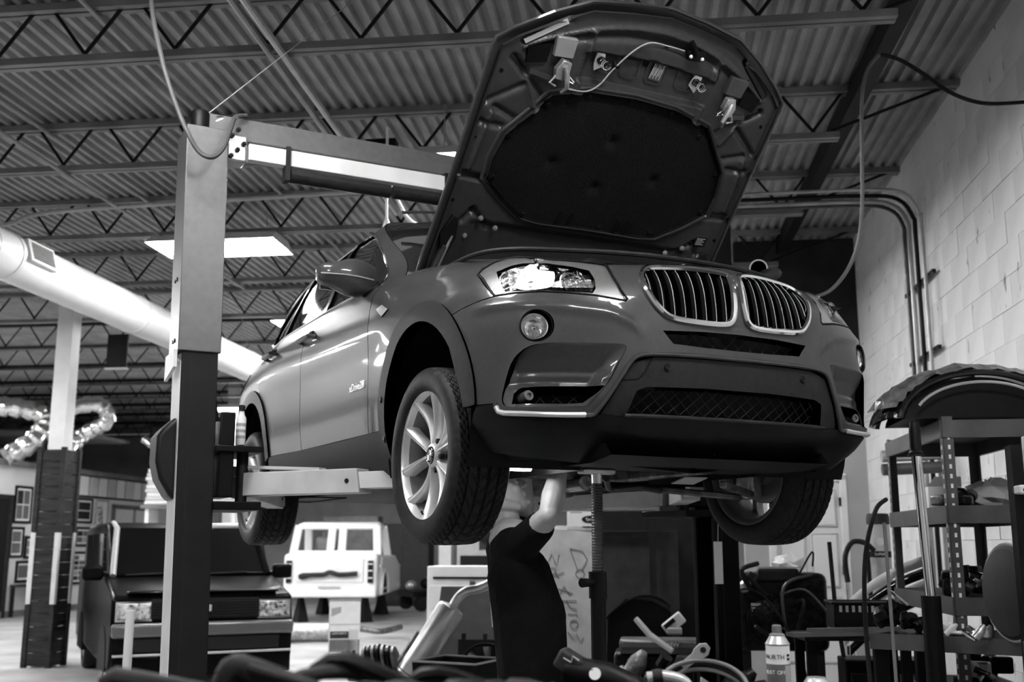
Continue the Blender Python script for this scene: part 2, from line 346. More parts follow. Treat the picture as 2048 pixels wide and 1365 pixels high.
# ---- pieces of the SUV are cut from the wrapped body surface by constrained triangulation in (s, z)
mat('paint', .045, .36, .2, .06, 60, coat=.5, spec=.08); mat('paint_in', .05, .30, .35, .1, 30); mat('trim_dark', .016, .5, 0, .2, 40, .1, 300)
mat('glass_dark', .012, .03, 0, 0, spec=.8); mat('silver', .62, .3, .55, .05, 20); mat('lens', .95, .02, 0, 0, trans=1, ior=1.2); mat('reflector', .9, .12, 1, .15, 40, .25, 60)
mat('pad', .005, .9, 0, .4, 90, .5, 150); mat('bulb', 1, .4, 0, 0, emit=60); mat('disc', .3, .35, .8, .2, 20); mat('slat_black', .002, .5, 0, 0, spec=.04); mat('inner_black', .002, .6, 0, 0)  # bulb emission imitates a glint on one headlight
def inside(poly, pts):
    x = pts[:, 0]; y = pts[:, 1]; n = len(poly); r = np.zeros(len(pts), bool); j = n - 1
    for i in range(n):
        xi, yi = poly[i]; xj, yj = poly[j]
        c = ((yi > y) != (yj > y)) & (x < (xj - xi) * (y - yi) / ((yj - yi) + 1e-12) + xi); r ^= c; j = i
    return r
def dens(poly, st):
    out = []
    for i in range(len(poly)):
        a = np.array(poly[i], float); b = np.array(poly[(i + 1) % len(poly)], float); k = max(1, int(np.ceil(np.linalg.norm(b - a) / st)))
        out += [a + (b - a) * t / k for t in range(k)]
    return np.array(out)
def segdist(poly, pts):
    d = np.full(len(pts), 9.)
    for i in range(len(poly)):
        a = poly[i]; b = poly[(i + 1) % len(poly)]; ab = b - a; t = np.clip(((pts - a) @ ab) / (ab @ ab + 1e-12), 0, 1); d = np.minimum(d, np.linalg.norm(pts - a - t[:, None] * ab, axis=1))
    return d
def panel(name, outer, m, parent, holes=(), side=-1, push=0., st=.022, flange=.014, fn=None, smooth=True):
    """fn maps arrays (s,z,push)->points; default the body wrap"""
    F = fn or (lambda s, z, p: wrap(s, z, side, p)); pf = push if callable(push) else (lambda s, z: np.full(len(s), push))
    O = dens(outer, st * .8); H = [dens(h, st * .6) for h in holes]; B = np.concatenate([O] + H)
    lo = O.min(0); hi = O.max(0); gx, gy = np.meshgrid(np.arange(lo[0], hi[0], st), np.arange(lo[1], hi[1], st * .8), indexing='ij')
    gx = gx + (np.arange(gy.shape[1]) % 2)[None, :] * st * .5; G = np.stack([gx.ravel(), gy.ravel()], 1)
    k = inside(O, G) & (segdist(O, G) > st * .4)
    for h in H: k &= ~inside(h, G) & (segdist(h, G) > st * .35)
    G = G[k]; V = np.concatenate([B, G]); E = []; b0 = 0
    for q in [O] + H:
        n = len(q); E += [(b0 + i, b0 + (i + 1) % n) for i in range(n)]; b0 += n
    r = geometry.delaunay_2d_cdt([Vector(p) for p in V], E, [], 0, 1e-6)
    v2 = np.array([tuple(p) for p in r[0]]); fc = np.array([f for f in r[2] if len(f) == 3]); c = v2[fc].mean(1); k = inside(O, c)
    for h in H: k &= ~inside(h, c)
    fc = fc[k]; s, z = v2[:, 0], v2[:, 1]; pu = pf(s, z); e = 2e-3
    P = F(s, z, pu); Ps = F(s + e, z, pf(s + e, z)) - F(s - e, z, pf(s - e, z)); Pz = F(s, z + e, pf(s, z + e)) - F(s, z - e, pf(s, z - e)); Nn = np.cross(Ps, Pz); Nn /= np.linalg.norm(Nn, axis=1)[:, None] + 1e-12
    tri = P[fc]; fn_ = np.cross(tri[:, 1] - tri[:, 0], tri[:, 2] - tri[:, 0])
    cen = np.array([0, 1.2, .8]) if fn is None else None
    if cen is not None:
        ref = P - np.array([0, 1., .6]); ref[:, 1] = np.where(np.abs(P[:, 1]) > 9, 0, ref[:, 1] * .35)
        sg = np.sign((Nn * ref).sum()); Nn *= sg
    flip = (fn_ * Nn[fc].mean(1)).sum(1) < 0; fc[flip] = fc[flip][:, ::-1]
    used = np.unique(fc); mp = -np.ones(len(v2), int); mp[used] = np.arange(len(used)); P = P[used]; Nn = Nn[used]; fc = mp[fc]
    verts = P.tolist(); norms = Nn.tolist(); faces = fc.tolist()
    if flange:
        cnt = {}
        for f in fc:
            for i in range(3):
                a, b = int(f[i]), int(f[(i + 1) % 3])
                if (b, a) in cnt: del cnt[(b, a)]
                else: cnt[(a, b)] = 1
        for a, b in cnt:
            q = [P[a], P[b], P[b] - Nn[b] * flange, P[a] - Nn[a] * flange]; nn = np.cross(q[1] - q[0], -Nn[a]); nn = nn / (np.linalg.norm(nn) + 1e-9)
            k0 = len(verts); verts += [x.tolist() for x in q]; norms += [nn.tolist()] * 4; faces.append([k0 + 1, k0, k0 + 3, k0 + 2])
    me = bpy.data.meshes.new(name); me.from_pydata(verts, [], faces); me.polygons.foreach_set('use_smooth', [True] * len(me.polygons)); me.update()
    me.normals_split_custom_set_from_vertices(norms)
    o = bpy.data.objects.new(name, me); COL.objects.link(o); me.materials.append(MATS[m] if isinstance(m, str) else m); o.parent = parent
    return o
def mir(half): return [tuple(p) for p in half] + [(-p[0], p[1]) for p in half[::-1] if abs(p[0]) > 1e-6]
def wl(pts, side=-1, push=0.): a = np.array(pts, float); return [Vector(p) for p in wrap(a[:, 0], a[:, 1], side, push)]
def lattice(poly, pitch, ang, fn, r, name, m, parent):
    poly = np.array(poly, float); mb = MB(); lo = poly.min(0); hi = poly.max(0); c = (lo + hi) / 2; Rd = np.linalg.norm(hi - lo) / 2
    for a in (ang, -ang):
        d = np.array([cos(a), sin(a)]); nn = np.array([-d[1], d[0]])
        for k in np.arange(-Rd, Rd, pitch):
            t = np.arange(-Rd, Rd, .02); P = c + nn * k + d * t[:, None]; ins = inside(poly, P); run = []
            for i in range(len(t)):
                if ins[i]: run.append(P[i])
                if (not ins[i] or i == len(t) - 1) and run:
                    if len(run) > 1: mb.tube([Vector(q) for q in fn(np.array([x[0] for x in run]), np.array([x[1] for x in run]))], r, 4)
                    run = []
    return mb.obj(name, m, parent)
S0 = S_of_y(0.); S1 = S_of_y(2.81); ZA = .40
def arc(c, r, a0, a1, n=24, z=ZA): return [(c + r * cos(R(a0 + (a1 - a0) * i / n)), z + r * sin(R(a0 + (a1 - a0) * i / n))) for i in range(n + 1)]
suv = thing('sport_utility_vehicle', 'grey sport utility vehicle raised on the lift with its hood open', 'car', (0, 0, LIFT))
KID = crom([(.388, .880), (.390, .84), (.368, .786), (.34, .748), (.296, .718), (.188, .708), (.080, .709), (.040, .724), (.025, .765), (.020, .83), (.022, .885), (.040, .914), (.168, .929), (.308, .926), (.362, .910)], 4)
KIDm = [(-p[0], p[1]) for p in KID][::-1]
SLIM = [(-.332, .668), (-.16, .676), (.0, .678), (.16, .676), (.332, .668), (.292, .622), (.15, .617), (0, .616), (-.15, .617), (-.292, .622)]
FOG = [(.795 + .064 * cos(t * pi / 16), .675 + .06 * sin(t * pi / 16)) for t in range(32)]; FOGm = [(-a, b) for a, b in FOG][::-1]
REC = crom([(.85, .585), (.80, .606), (.70, .612), (.60, .612), (.505, .611), (.475, .600), (.50, .548), (.54, .474), (.60, .405), (.625, .388), (.70, .386), (.80, .386), (.90, .389), (.925, .41), (.92, .45), (.89, .54)], 3)
RECm = [(-p[0], p[1]) for p in REC][::-1]
bump = mir([(0, .948), (.20, .952), (.36, .940), (.505, .930), (.496, .872), (.476, .814), (.456, .78), (.468, .768), (.581, .786), (.689, .796), (.785, .802), (.893, .802), (.993, .800), (1.081, .792), (1.165, .780), (1.247, .762), (1.161, .668), (1.105, .566), (1.05, .42), (1.046, .408), (.952, .405), (.945, .38), (.917, .364), (.757, .354), (.605, .356), (.568, .376), (.492, .49), (.452, .55), (.42, .57), (.368, .578), (.228, .582), (0, .583)])
def bpush(s, z):   # crease running from the fog lamp shoulder down beside the grille
    a = np.abs(s); cz = np.interp(a, [.39, .45, .53, .70, .857, .985, 1.09], [.636, .69, .724, .746, .76, .768, .762]); t = (z - cz)
    return np.where(a > .39, .010 * np.exp(-(t / .022) ** 2) * np.clip((a - .39) / .08, 0, 1) * np.clip((1.12 - a) / .1, 0, 1), 0) - .0 * s
fb = panel('front_bumper', bump, 'paint', suv, [KID, KIDm, SLIM, FOG, FOGm, REC, RECm], push=bpush, st=.018)
def rpush(s, z):
    a = np.abs(s); z = np.asarray(z); k = np.interp(z, [.36, .40, .455, .475, .50, .515, .56, .612], [-.012, -.02, -.03, -.052, -.046, -.05, -.030, 0.]); ed = np.clip(np.minimum((a - .455 - np.clip((.61 - z), 0, .3) * .75) / .05, (.935 - a) / .05), 0, 1); return k * (.25 + .75 * ed)
SCO = [(.865, .458), (.80, .461), (.705, .462), (.60, .463), (.552, .464), (.575, .44), (.63, .402), (.70, .398), (.80, .398), (.895, .400), (.89, .44)]
for sg in (1, -1):
    q = lambda P: [(sg * a, b) for a, b in P][::sg]
    rc = panel('bumper_scoop', q(REC), 'paint', suv, [q(SCO)], push=rpush, st=.015, flange=.04)
    lattice(q(SCO), .042, R(38), lambda s, z: wrap(s, z, -1, -.075), .0016, 'scoop_mesh', 'dark_grey', suv)
    panel('scoop_back', q(dens(SCO, .05)), 'inner_black', suv, push=-.10, st=.05, flange=0)
    c = Vector(wrap(np.array([sg * .835]), np.array([.432]), -1, -.045)[0]); ax = Vector((0, -1, .0))
    MB().lathe([(.024, -.05), (.019, -.01), (.019, 0), (.017, .003), (.009, .003), (.009, -.004), (0, -.004)], c, ax, 20).obj('parking_sensor_cap', 'mid_grey', suv)
    # fog lamp
    s_, z_ = sg * .795, .675; c = Vector(wrap(np.array([s_]), np.array([z_]), -1, 0)[0]); e = np.array([s_ + .02]); nrm = Vector((-sg * .42, -.9, 0)).normalized()
    nrm = Vector((-sg * .45, -.89, 0)).normalized()
    fl = MB().lathe([(.062, -.075), (.062, -.012), (.058, .001), (.054, -.004)], c, nrm, 32, False).obj('fog_lamp', 'black_gloss', suv)
    cc = c + nrm * -.02 + Vector((-sg * .010, 0, -.002))
    MB().lathe([(0, -.05), (.03, -.035), (.044, -.006), (.048, 0)], cc, nrm, 28, False).obj('reflector', 'reflector', fl); MB().lathe([(.048, -.006), (.051, .004), (.047, .006), (.046, 0)], cc, nrm, 28, False).obj('bezel', 'chrome', fl)
    MB().lathe([(.047, 0), (.03, .008), (0, .011)], cc, nrm, 24).obj('lens', 'lens', fl); MB().sphere(cc + nrm * -.02, .009, 8, 6).obj('bulb', 'chrome', fl)
    # kidney grille
    kp = q(KID); kg = MB().tube(wl(kp, -1, .006), .0125, 8, closed=True).obj('kidney_grille', 'chrome', suv)
    panel('grille_back', q(KID), 'inner_black', kg, push=-.09, st=.06, flange=0)
    K = np.array(KID)
    for i in range(8):
        s_ = .052 + i * .0445; zz = np.linspace(.70, .935, 60); ins = inside(K, np.stack([np.full(60, s_), zz], 1))
        if ins.sum() < 3: continue
        z0, z1 = zz[ins][0], zz[ins][-1]; zs = np.linspace(z0, z1, 9); tl = sg * (s_ + (zs - .82) * -.02)
        f_ = wrap(tl, zs, -1, -.004); b_ = wrap(tl + sg * .006, zs, -1, -.055); h_ = wrap(tl - sg * .010, zs, -1, -.014); g_ = wrap(tl + sg * .010, zs, -1, -.014)
        sl = MB().grid(np.stack([h_, f_, g_, b_, h_], 1)).obj('grille_slat', 'slat_black', kg)
        MB().tube([Vector(p) for p in f_], .0014, 6).obj('slat_edge', 'light_grey', sl)
panel('slim_intake_back', SLIM, 'inner_black', suv, push=-.07, st=.06, flange=0)
lattice(SLIM, .038, R(40), lambda s, z: wrap(s, z, -1, -.045), .0016, 'slim_intake_mesh', 'dark_grey', suv)
# silver strip that frames the lower centre panel
SP = [(.952, .405), (.946, .382), (.918, .366), (.757, .357), (.612, .359), (.575, .378), (.497, .492), (.457, .552), (.424, .573), (.368, .580), (.228, .584), (0, .585)]
sp = crom(SP + [(-a, b) for a, b in SP[:-1]][::-1], 3, False); MB().tube(wl(sp, -1, .004), .0085, 8).obj('bumper_strip', 'paint', suv)
for sg in (1, -1): MB().tube(wl([(sg * a, b) for a, b in [(.945, .392), (.936, .374), (.915, .367), (.84, .362), (.757, .358), (.68, .358), (.622, .360)]], -1, .009), .0095, 8).obj('bumper_chrome', 'silver', suv)
LG = [(-.432, .450), (-.392, .464), (-.148, .471), (.148, .471), (.392, .464), (.432, .450), (.462, .370), (.2, .367), (-.2, .367), (-.462, .370)]
panel('skid_panel', mir([(0, .577), (.36, .571), (.445, .548), (.485, .488), (.562, .366), (.48, .360), (0, .357)]), 'trim_dark', suv, [LG], push=-.006, st=.022)
panel('lower_intake_back', LG, 'inner_black', suv, push=-.09, st=.06, flange=0)
lattice(LG, .036, R(40), lambda s, z: wrap(s, z, -1, -.045), .0016, 'lower_intake_mesh', 'dark_grey', suv)
MB().tube(wl([(a, .362) for a in np.linspace(-.475, .475, 30)], -1, .006), .008, 8).obj('lower_lip', 'trim_dark', suv)
for sg in (1, -1):
    c = Vector(wrap(np.array([sg * .314]), np.array([.536]), -1, -.004)[0]); MB().lathe([(.013, -.01), (.013, .002), (.011, .004), (.008, .002), (0, .003)], c, (0, -1, 0), 16).obj('parking_sensor', 'black_plastic', suv)
MB().tube(wl([(.492, .484), (.43, .490), (.404, .515), (.385, .55), (.372, .572)], -1, -.004), .0016, 5).obj('tow_cover_seam', 'inner_black', suv)
panel('lower_valance', mir([(0, .355), (.48, .358), (.566, .364), (.607, .349), (.757, .346), (.92, .355), (.956, .383), (.958, .402), (1.046, .405), (1.10, .33), (1.125, .25), (.95, .225), (.6, .21), (0, .20)]), 'black_plastic', suv, st=.025)
# headlights
HL = [(1.158, .925), (1.160, .948), (1.14, .972), (1.10, .992), (.997, .982), (.85, .968), (.745, .957), (.613, .945), (.512, .930), (.500, .872), (.480, .816), (.461, .781), (.471, .773), (.581, .791), (.689, .801), (.785, .807), (.893, .807), (.990, .806), (1.034, .842), (1.105, .898)]
LC = [(1.05, .915), (.99, .935), (.93, .942), (.757, .934), (.65, .916), (.585, .898), (.572, .86), (.572, .82), (.585, .800), (.697, .806), (.817, .812), (.95, .818), (.995, .862)]
for sg in (1, -1):
    q = lambda P: [(sg * a, b) for a, b in P][::sg]
    hl = panel('headlight', q(HL), 'silver', suv, [q(LC)], push=-.012, st=.02, flange=.02); panel('lens', q(HL), 'lens', hl, push=-.001, st=.02, flange=.006)
    MB().tube(wl(q(HL), -1, -.002), .0045, 6, closed=True).obj('seal', 'inner_black', hl)
    panel('bowl', q(LC), mat('crystal_bowl', .85, .14, 1, .3, 50, .8, 70), hl, push=lambda s, z: -.055 + .02 * np.cos((np.abs(s) - .6) * 26) + .012 * np.sin(z * 90), st=.02, flange=-.025)
    for k, (s_, z_, r_) in enumerate(((.985, .876, .036), (.80, .872, .055), (.655, .856, .044))):
        c = Vector(wrap(np.array([sg * s_]), np.array([z_]), -1, -.04)[0]); nn = Vector((-sg * (.25 + .5 * (s_ - .6)), -1, 0)).normalized()
        MB().lathe([(0, -.03), (r_ * .6, -.02), (r_ * .9, .0), (r_, .012), (r_ * 1.04, .006)], c, nn, 24, False).obj('lamp_bowl', 'chrome' if k != 1 else 'reflector', hl)
        lit = sg == 1 and k == 1  # glowing bulb and patch imitate a flash reflection on this headlight
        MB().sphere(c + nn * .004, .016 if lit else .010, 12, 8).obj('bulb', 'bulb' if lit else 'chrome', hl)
        if lit: panel('glint_patch', crom([(.735, .832), (.742, .885), (.775, .925), (.85, .936), (.905, .922), (.925, .875), (.905, .828), (.82, .818)], 3), mat('glint_glow', .9, .4, 0, 0, emit=9), hl, push=-.028, st=.03, flange=0)
# fenders, arch trim, doors, quarters
UPW = [(2.16, 1.135), (2.26, 1.208), (2.40, 1.315), (2.554, 1.428), (2.70, 1.545), (2.78, 1.605)]
fend = [(1.249, .766), (1.165, .784), (1.081, .796), (.997, .806), (1.037, .838), (1.110, .894), (1.164, .925), (1.166, .95), (1.144, .976), (1.10, .998), (1.0, .994), (1.3, 1.035), (1.523, 1.07), (1.8, 1.105), (2.07, 1.135), (2.16, 1.135), (2.28, 1.135), (2.225, 1.04), (2.134, .92), (2.130, .766), (2.134, .566), (2.155, .43), (2.155, .405), (1.985, .405)] + arc(S0, .465, 14, 130, 22)
fdoor = [(2.141, .92), (2.137, .766), (2.141, .566), (2.162, .43), (2.162, .405), (3.215, .412), (3.222, .6), (3.214, .94), (3.226, 1.148), (2.85, 1.140), (2.50, 1.135), (2.29, 1.135), (2.232, 1.04)]
rdoor = [(3.222, .94), (3.230, .6), (3.223, .412), (3.86, .425), (3.888, .48), (3.90, .56)] + [(3.96, .65), (4.04, .735), (4.115, .80), (4.15, .95), (4.20, 1.165), (3.234, 1.150)]
quart = [(4.157, .95), (4.122, .80)] + arc(S1, .455, 118, 8, 20)[1:] + [(4.80, .36), (5.2, .33), (SMAX - .001, .33), (SMAX - .001, 1.10), (5.2, 1.15), (4.7, 1.20), (4.207, 1.168)]
WF = [(2.40, 1.195), (2.50, 1.30), (2.62, 1.412), (2.76, 1.502), (2.90, 1.552), (3.05, 1.572), (3.20, 1.578), (3.18, 1.165), (2.85, 1.158), (2.46, 1.153)]
WR = [(3.28, 1.578), (3.70, 1.572), (4.06, 1.548), (4.22, 1.18), (3.85, 1.172), (3.27, 1.166)]
WQ = [(4.10, 1.543), (4.30, 1.50), (4.52, 1.42), (4.72, 1.30), (4.60, 1.22), (4.265, 1.184)]
green = [(2.30, 1.142), (2.5, 1.142), (2.85, 1.146), (3.2, 1.153), (3.85, 1.162), (4.207, 1.174), (4.7, 1.206), (5.2, 1.156), (5.16, 1.25), (5.05, 1.40), (4.92, 1.53), (4.80, 1.60), (4.3, 1.632), (3.6, 1.64), (2.95, 1.632), (2.80, 1.61)] + UPW[::-1][1:]
for sd in (-1, 1):
    panel('front_fender', fend, 'paint', suv, side=sd, st=.025); panel('front_door', fdoor, 'paint', suv, side=sd, st=.03); panel('rear_door', rdoor, 'paint', suv, side=sd, st=.03); panel('rear_quarter', quart, 'paint', suv, side=sd, st=.04)
    panel('sill_trim', [(1.93, .402), (2.5, .403), (3.2, .409), (3.86, .42), (3.89, .40), (3.87, .30), (3.80, .22), (2.05, .20), (1.95, .25)], 'trim_dark', suv, side=sd, push=.004, st=.035)
    at = panel('wheel_arch_trim', arc(S0, .478, 4, 172, 30) + [(1.046, .415), (1.05, .408), (1.075, .405), (1.115, .405), (1.135, .47)] + arc(S0, .392, 142, -25, 26) + [(1.905, .22), (1.98, .22), (1.99, .30)], 'trim_dark', suv, side=sd, push=.010, st=.02, flange=.05)
    for s_, z_ in ((1.918, .53), (1.915, .36)): MB().lathe([(.016, -.01), (.016, .003), (.010, .006), (0, .006)], Vector(wrap(np.array([s_ + .02]), np.array([z_]), sd, .008)[0]), (sd, 0, 0), 12).obj('trim_clip', 'black_plastic', at)
    panel('wheel_arch_trim', arc(S1, .468, -5, 178, 26) + arc(S1, .392, 180, -8, 26), 'trim_dark', suv, side=sd, push=.010, st=.025, flange=.05)
    gh = panel('greenhouse_frame', green, 'paint', suv, [WF, WR, WQ], side=sd, st=.03)
    for W_ in (WF, WR, WQ): panel('side_window', W_, 'glass_dark', gh, side=sd, push=-.012, st=.05, flange=.004)
    MB().tube(wl(crom([(2.385, 1.186)] + WF[1:7] + WR[:3] + WQ[1:4] + [(4.60, 1.212), (4.265, 1.176), (3.85, 1.165), (3.2, 1.158), (2.85, 1.150), (2.45, 1.146)], 3), sd, .004), .006, 6, closed=True).obj('window_trim', 'chrome', gh)
    panel('pillar_cover', [(3.185, 1.167), (3.205, 1.577), (3.276, 1.577), (3.264, 1.167)], 'black_gloss', gh, side=sd, push=.002, st=.05, flange=.006)
    # door handles
    for s_, z_ in ((3.14, 1.000), (3.94, 1.030)):
        P = wl([(s_ - .13, z_ - .004), (s_ - .10, z_ + .003), (s_, z_ + .006), (s_ + .09, z_ + .004), (s_ + .12, z_)], sd, 0); out = Vector((sd, 0, 0))
        hb = MB().tube([P[0] + out * .002] + [p + out * .035 for p in P[1:4]] + [P[4] + out * .004], [.010, .015, .016, .015, .010], 10).obj('door_handle', 'paint', suv)
        MB().lathe([(.045, -.02), (.043, 0), (.03, -.012), (0, -.02)], P[2], out, 18).obj('handle_cup', 'black_gloss', hb)
    b = panel('fender_badge', [(1.90, .925), (1.955, .90), (2.06, .955), (2.0, .965)], 'silver', suv, side=sd, push=.006, st=.03, flange=.01)
    # mirror
    mr = MB(); P = []
    for i in range(9):
        t = i / 8; xx = .815 + .285 * t; hgt = (.055 + .04 * sin(pi * min(1, t * 1.25 + .1))) * (1 if t < .9 else .72); dep = (.05 + .045 * sin(pi * (t * .8 + .15))) * (1 if t < .9 else .6); zc = 1.185 + .01 * t
        P.append([(sd * xx, .93 + dep * (np.sign(cos(a)) * abs(cos(a)) ** .7) * (1 if cos(a) < 0 else .65), zc + hgt * (np.sign(sin(a)) * abs(sin(a)) ** .75)) for a in np.linspace(0, 2 * pi, 25)[:-1]])
    P = np.array(P); P = np.concatenate([P, P[:, :1]], 1); mr.grid(P); mr.f.append(tuple(range(8 * 25, 8 * 25 + 24)))
    mo = mr.obj('side_mirror', 'paint', suv, 60, sub=1)
    MB().tube([(sd * .80, .90, 1.128), (sd * .86, .91, 1.135), (sd * .93, .92, 1.15)], [.05, .038, .03], 12).obj('mirror_foot', 'black_plastic', mo)
    lo = P.copy(); keep = lo[:, :, 2] < 1.175
    MB().tube([(sd * (.83 + .26 * t), .93 - (.05 + .045 * sin(pi * (t * .8 + .15))) - .003, 1.172 + .01 * t) for t in np.linspace(0, 1, 9)], .0035, 6).obj('mirror_seam', 'silver', mo)
    MB().box((sd * .96, .985, 1.19), (.20, .006, .12)).obj('mirror_glass', 'chrome', mo, bevel=.002)
    # tail lamp
    panel('tail_lamp', [(4.78, .93), (5.35, .90), (5.45, 1.0), (5.30, 1.10), (4.75, 1.04)], 'glass_dark', suv, side=sd, push=.006, st=.05)
text('xDrive28i', .052, 'silver', suv, Vector(wrap(np.array([2.285]), np.array([.632]), -1, .002)[0]), frame3((0, -1, 0), (0, .02, 1)), 'door_lettering', .0015, shear=.15)
# inner shell that closes the gaps
sh = []
for s_ in np.linspace(.0, SMAX - .01, 110):
    sh.append(wrap(np.full(26, s_), np.linspace(.22, 1.10 if s_ > 2.0 else .93, 26), 1, -.05))
sh = np.array(sh)
for sd in (-1, 1):
    g = sh.copy(); g[:, :, 0] *= sd; mb = MB(); a, b_ = g.shape[:2]; V = g.reshape(-1, 3); F = []
    for i in range(a - 1):
        for j in range(b_ - 1):
            y = g[i, j, 1]; z = g[i, j, 2]
            if (math.hypot(y, z - ZA) < .40 or math.hypot(y - 2.81, z - ZA) < .41 or (abs(y) < .4 and z < ZA) or (abs(y - 2.81) < .4 and z < ZA)) and abs(g[i, j, 0]) > .6: continue
            if y < -.3 and z > .35 and z < .93 : continue
            F.append((i * b_ + j, (i + 1) * b_ + j, (i + 1) * b_ + j + 1, i * b_ + j + 1))
    mb.add(V, F).obj('inner_shell', 'inner_black', suv)
    for yc in (0., 2.81):   # wheel housing
        P = [[(sd * x, yc + .43 * cos(a), ZA - .02 + .43 * sin(a)) for x in (.90, .80, .60, .42)] for a in np.linspace(-.45, pi + .45, 30)]
        h = MB().grid(np.array(P)); h.add([(sd * .42, yc + .43 * cos(a), ZA - .02 + .43 * sin(a)) for a in np.linspace(-.45, pi + .45, 30)], [tuple(range(30))]); h.obj('wheel_liner', 'inner_black', suv)
# roof, windshield, rear glass
ss = np.linspace(2.80, 4.80, 24); e = wrap(ss, np.interp(ss, [2.8, 2.95, 3.6, 4.3, 4.8], [1.607, 1.630, 1.638, 1.630, 1.598]), 1, 0)
P = np.array([[(x * a[0], a[1] + (-.05 * (1 - x * x) if i == 0 else 0), a[2] + .035 * (1 - x * x)) for x in np.linspace(-1, 1, 17)] for i, a in enumerate(e)]); MB().grid(P).obj('roof', 'paint', suv, 60)
up = np.array(crom(UPW, 3, False)); e = wrap(up[:, 0], up[:, 1], 1, -.004)
P = np.array([[(x * a[0], a[1] - .16 * (1 - x * x) * (1 - .4 * t) , a[2] + .01 * (1 - x * x)) for x in np.linspace(-1, 1, 17)] for t, a in zip(np.linspace(0, 1, len(e)), e)]); MB().grid(P).obj('windshield', 'glass_dark', suv, 60)
up = np.array([(5.2, 1.156), (5.16, 1.25), (5.05, 1.40), (4.92, 1.53), (4.80, 1.60)]); e = wrap(up[:, 0], up[:, 1], 1, -.004)
P = np.array([[(x * a[0], a[1] + .06 * (1 - x * x), a[2]) for x in np.linspace(-1, 1, 9)] for a in e]); MB().grid(P).obj('rear_window', 'glass_dark', suv, 60)
MB().tube([(x, 1.10 - .3 * (1 - (x / .6) ** 2) * .3, 1.615 + .03 * (1 - (x / .6) ** 2)) for x in np.linspace(-.6, .6, 13)], .008, 6).obj('header_trim', 'chrome', suv)
# engine bay and cowl
P = np.array([[(x, y, .985 + .10 * (y + .6) / 1.2 - .05 * abs(x) + .015 * sin(x * 21) * cos(y * 17) - (.06 if y < -.55 else 0)) for x in np.linspace(-.70, .70, 36)] for y in np.linspace(-.66, .62, 30)]); MB().grid(P).obj('engine_bay', 'grease', suv, 60)
MB().bb((-.35, -.35, .95), (.35, .3, 1.07)).obj('engine_cover', 'black_plastic', suv, bevel=.04)
MB().bb((-.74, .60, .98), (.74, .86, 1.10)).obj('cowl', 'black_plastic', suv, bevel=.03)
pts = [(-.79, .05, 1.055), (-.77, -.18, 1.055), (-.70, -.36, 1.04), (-.55, -.52, 1.015), (-.3, -.64, 1.0), (0, -.68, .99), (.3, -.64, .985), (.55, -.5, .985)]
MB().tube(crom(pts, 5, False), .010, 8).obj('bay_seal', 'rubber', suv)
MB().tube(crom([(.30, -.62, .97), (.44, -.56, 1.03), (.50, -.40, 1.06), (.60, -.2, 1.02)], 6, False), .022, 12).obj('intake_hose', 'rubber', suv)
p0 = Vector((.455, -.43, 1.083)); d = (Vector((-2.3, -3.9, .25)) - p0).normalized(); pp = MB(); pp.lathe([(.033, 0), (.038, 0), (.038, -.02), (.036, -.22)], p0, d, 24, False).lathe([(.033, 0), (.032, -.2), (0, -.2)], p0, d, 24, False)
fp = pp.obj('filler_pipe', 'black_plastic', suv); MB().lathe([(.033, .001), (.040, .001), (.040, -.006)], p0, d, 28, False).obj('pipe_rim', 'chrome', fp)
# ---- hood, opened; (x, w) on the plane of its inner rim, h towards the outer side
HO = Vector((0, .564, 1.0155)); HE = Vector((0, -.69, .724)).normalized(); HN = Vector((0, HE.z, -HE.y))
def hp(x, w_, h=0): return HO + HE * w_ + HN * h + Vector((x, 0, 0))
HF = (HO, (1, 0, 0), HE, HN)
hood = bpy.data.objects.new('hood', None); COL.objects.link(hood); hood.parent = suv
HOUT = mir([(0, 1.555), (.19, 1.535), (.378, 1.502), (.53, 1.425), (.68, 1.325), (.742, 1.272), (.748, 1.235), (.748, 1.0), (.752, .6), (.765, .25), (.760, .03), (.60, -.02), (0, -.05)])
def hmap(h0): return lambda x, w_, p: np.stack([x, HO.y + HE.y * w_ + HN.y * (h0 + p), HO.z + HE.z * w_ + HN.z * (h0 + p)], -1)
def crown(x, w_): return .012 + .055 * np.clip(1 - np.abs(x / .74) ** 2.4, 0, 1) * np.clip((1.56 - w_) / .25, .15, 1)
o = panel('outer_skin', HOUT, 'paint', hood, push=lambda x, w_: crown(x, w_), st=.05, flange=0, fn=hmap(0))
MB().tube([hp(*p, .006) for p in dens(HOUT, .04)], .009, 6, closed=True).obj('hem_edge', 'paint', hood)
RIM = mir([(0, 1.52), (.18, 1.50), (.365, 1.47), (.51, 1.395), (.655, 1.30), (.712, 1.25), (.718, 1.0), (.722, .6), (.735, .25), (.73, .05), (0, 0)])
PADO = [(-.425, 1.09), (-.249, 1.138), (-.03, 1.150), (.191, 1.138), (.39, 1.09), (.48, .985), (.57, .885), (.597, .76), (.593, .664), (.49, .58), (.36, .498), (.27, .488), (0, .492), (-.27, .488), (-.36, .498), (-.49, .58), (-.591, .66), (-.597, .765), (-.574, .880), (-.495, .985)]
PADm = [np.array(p) for p in PADO]
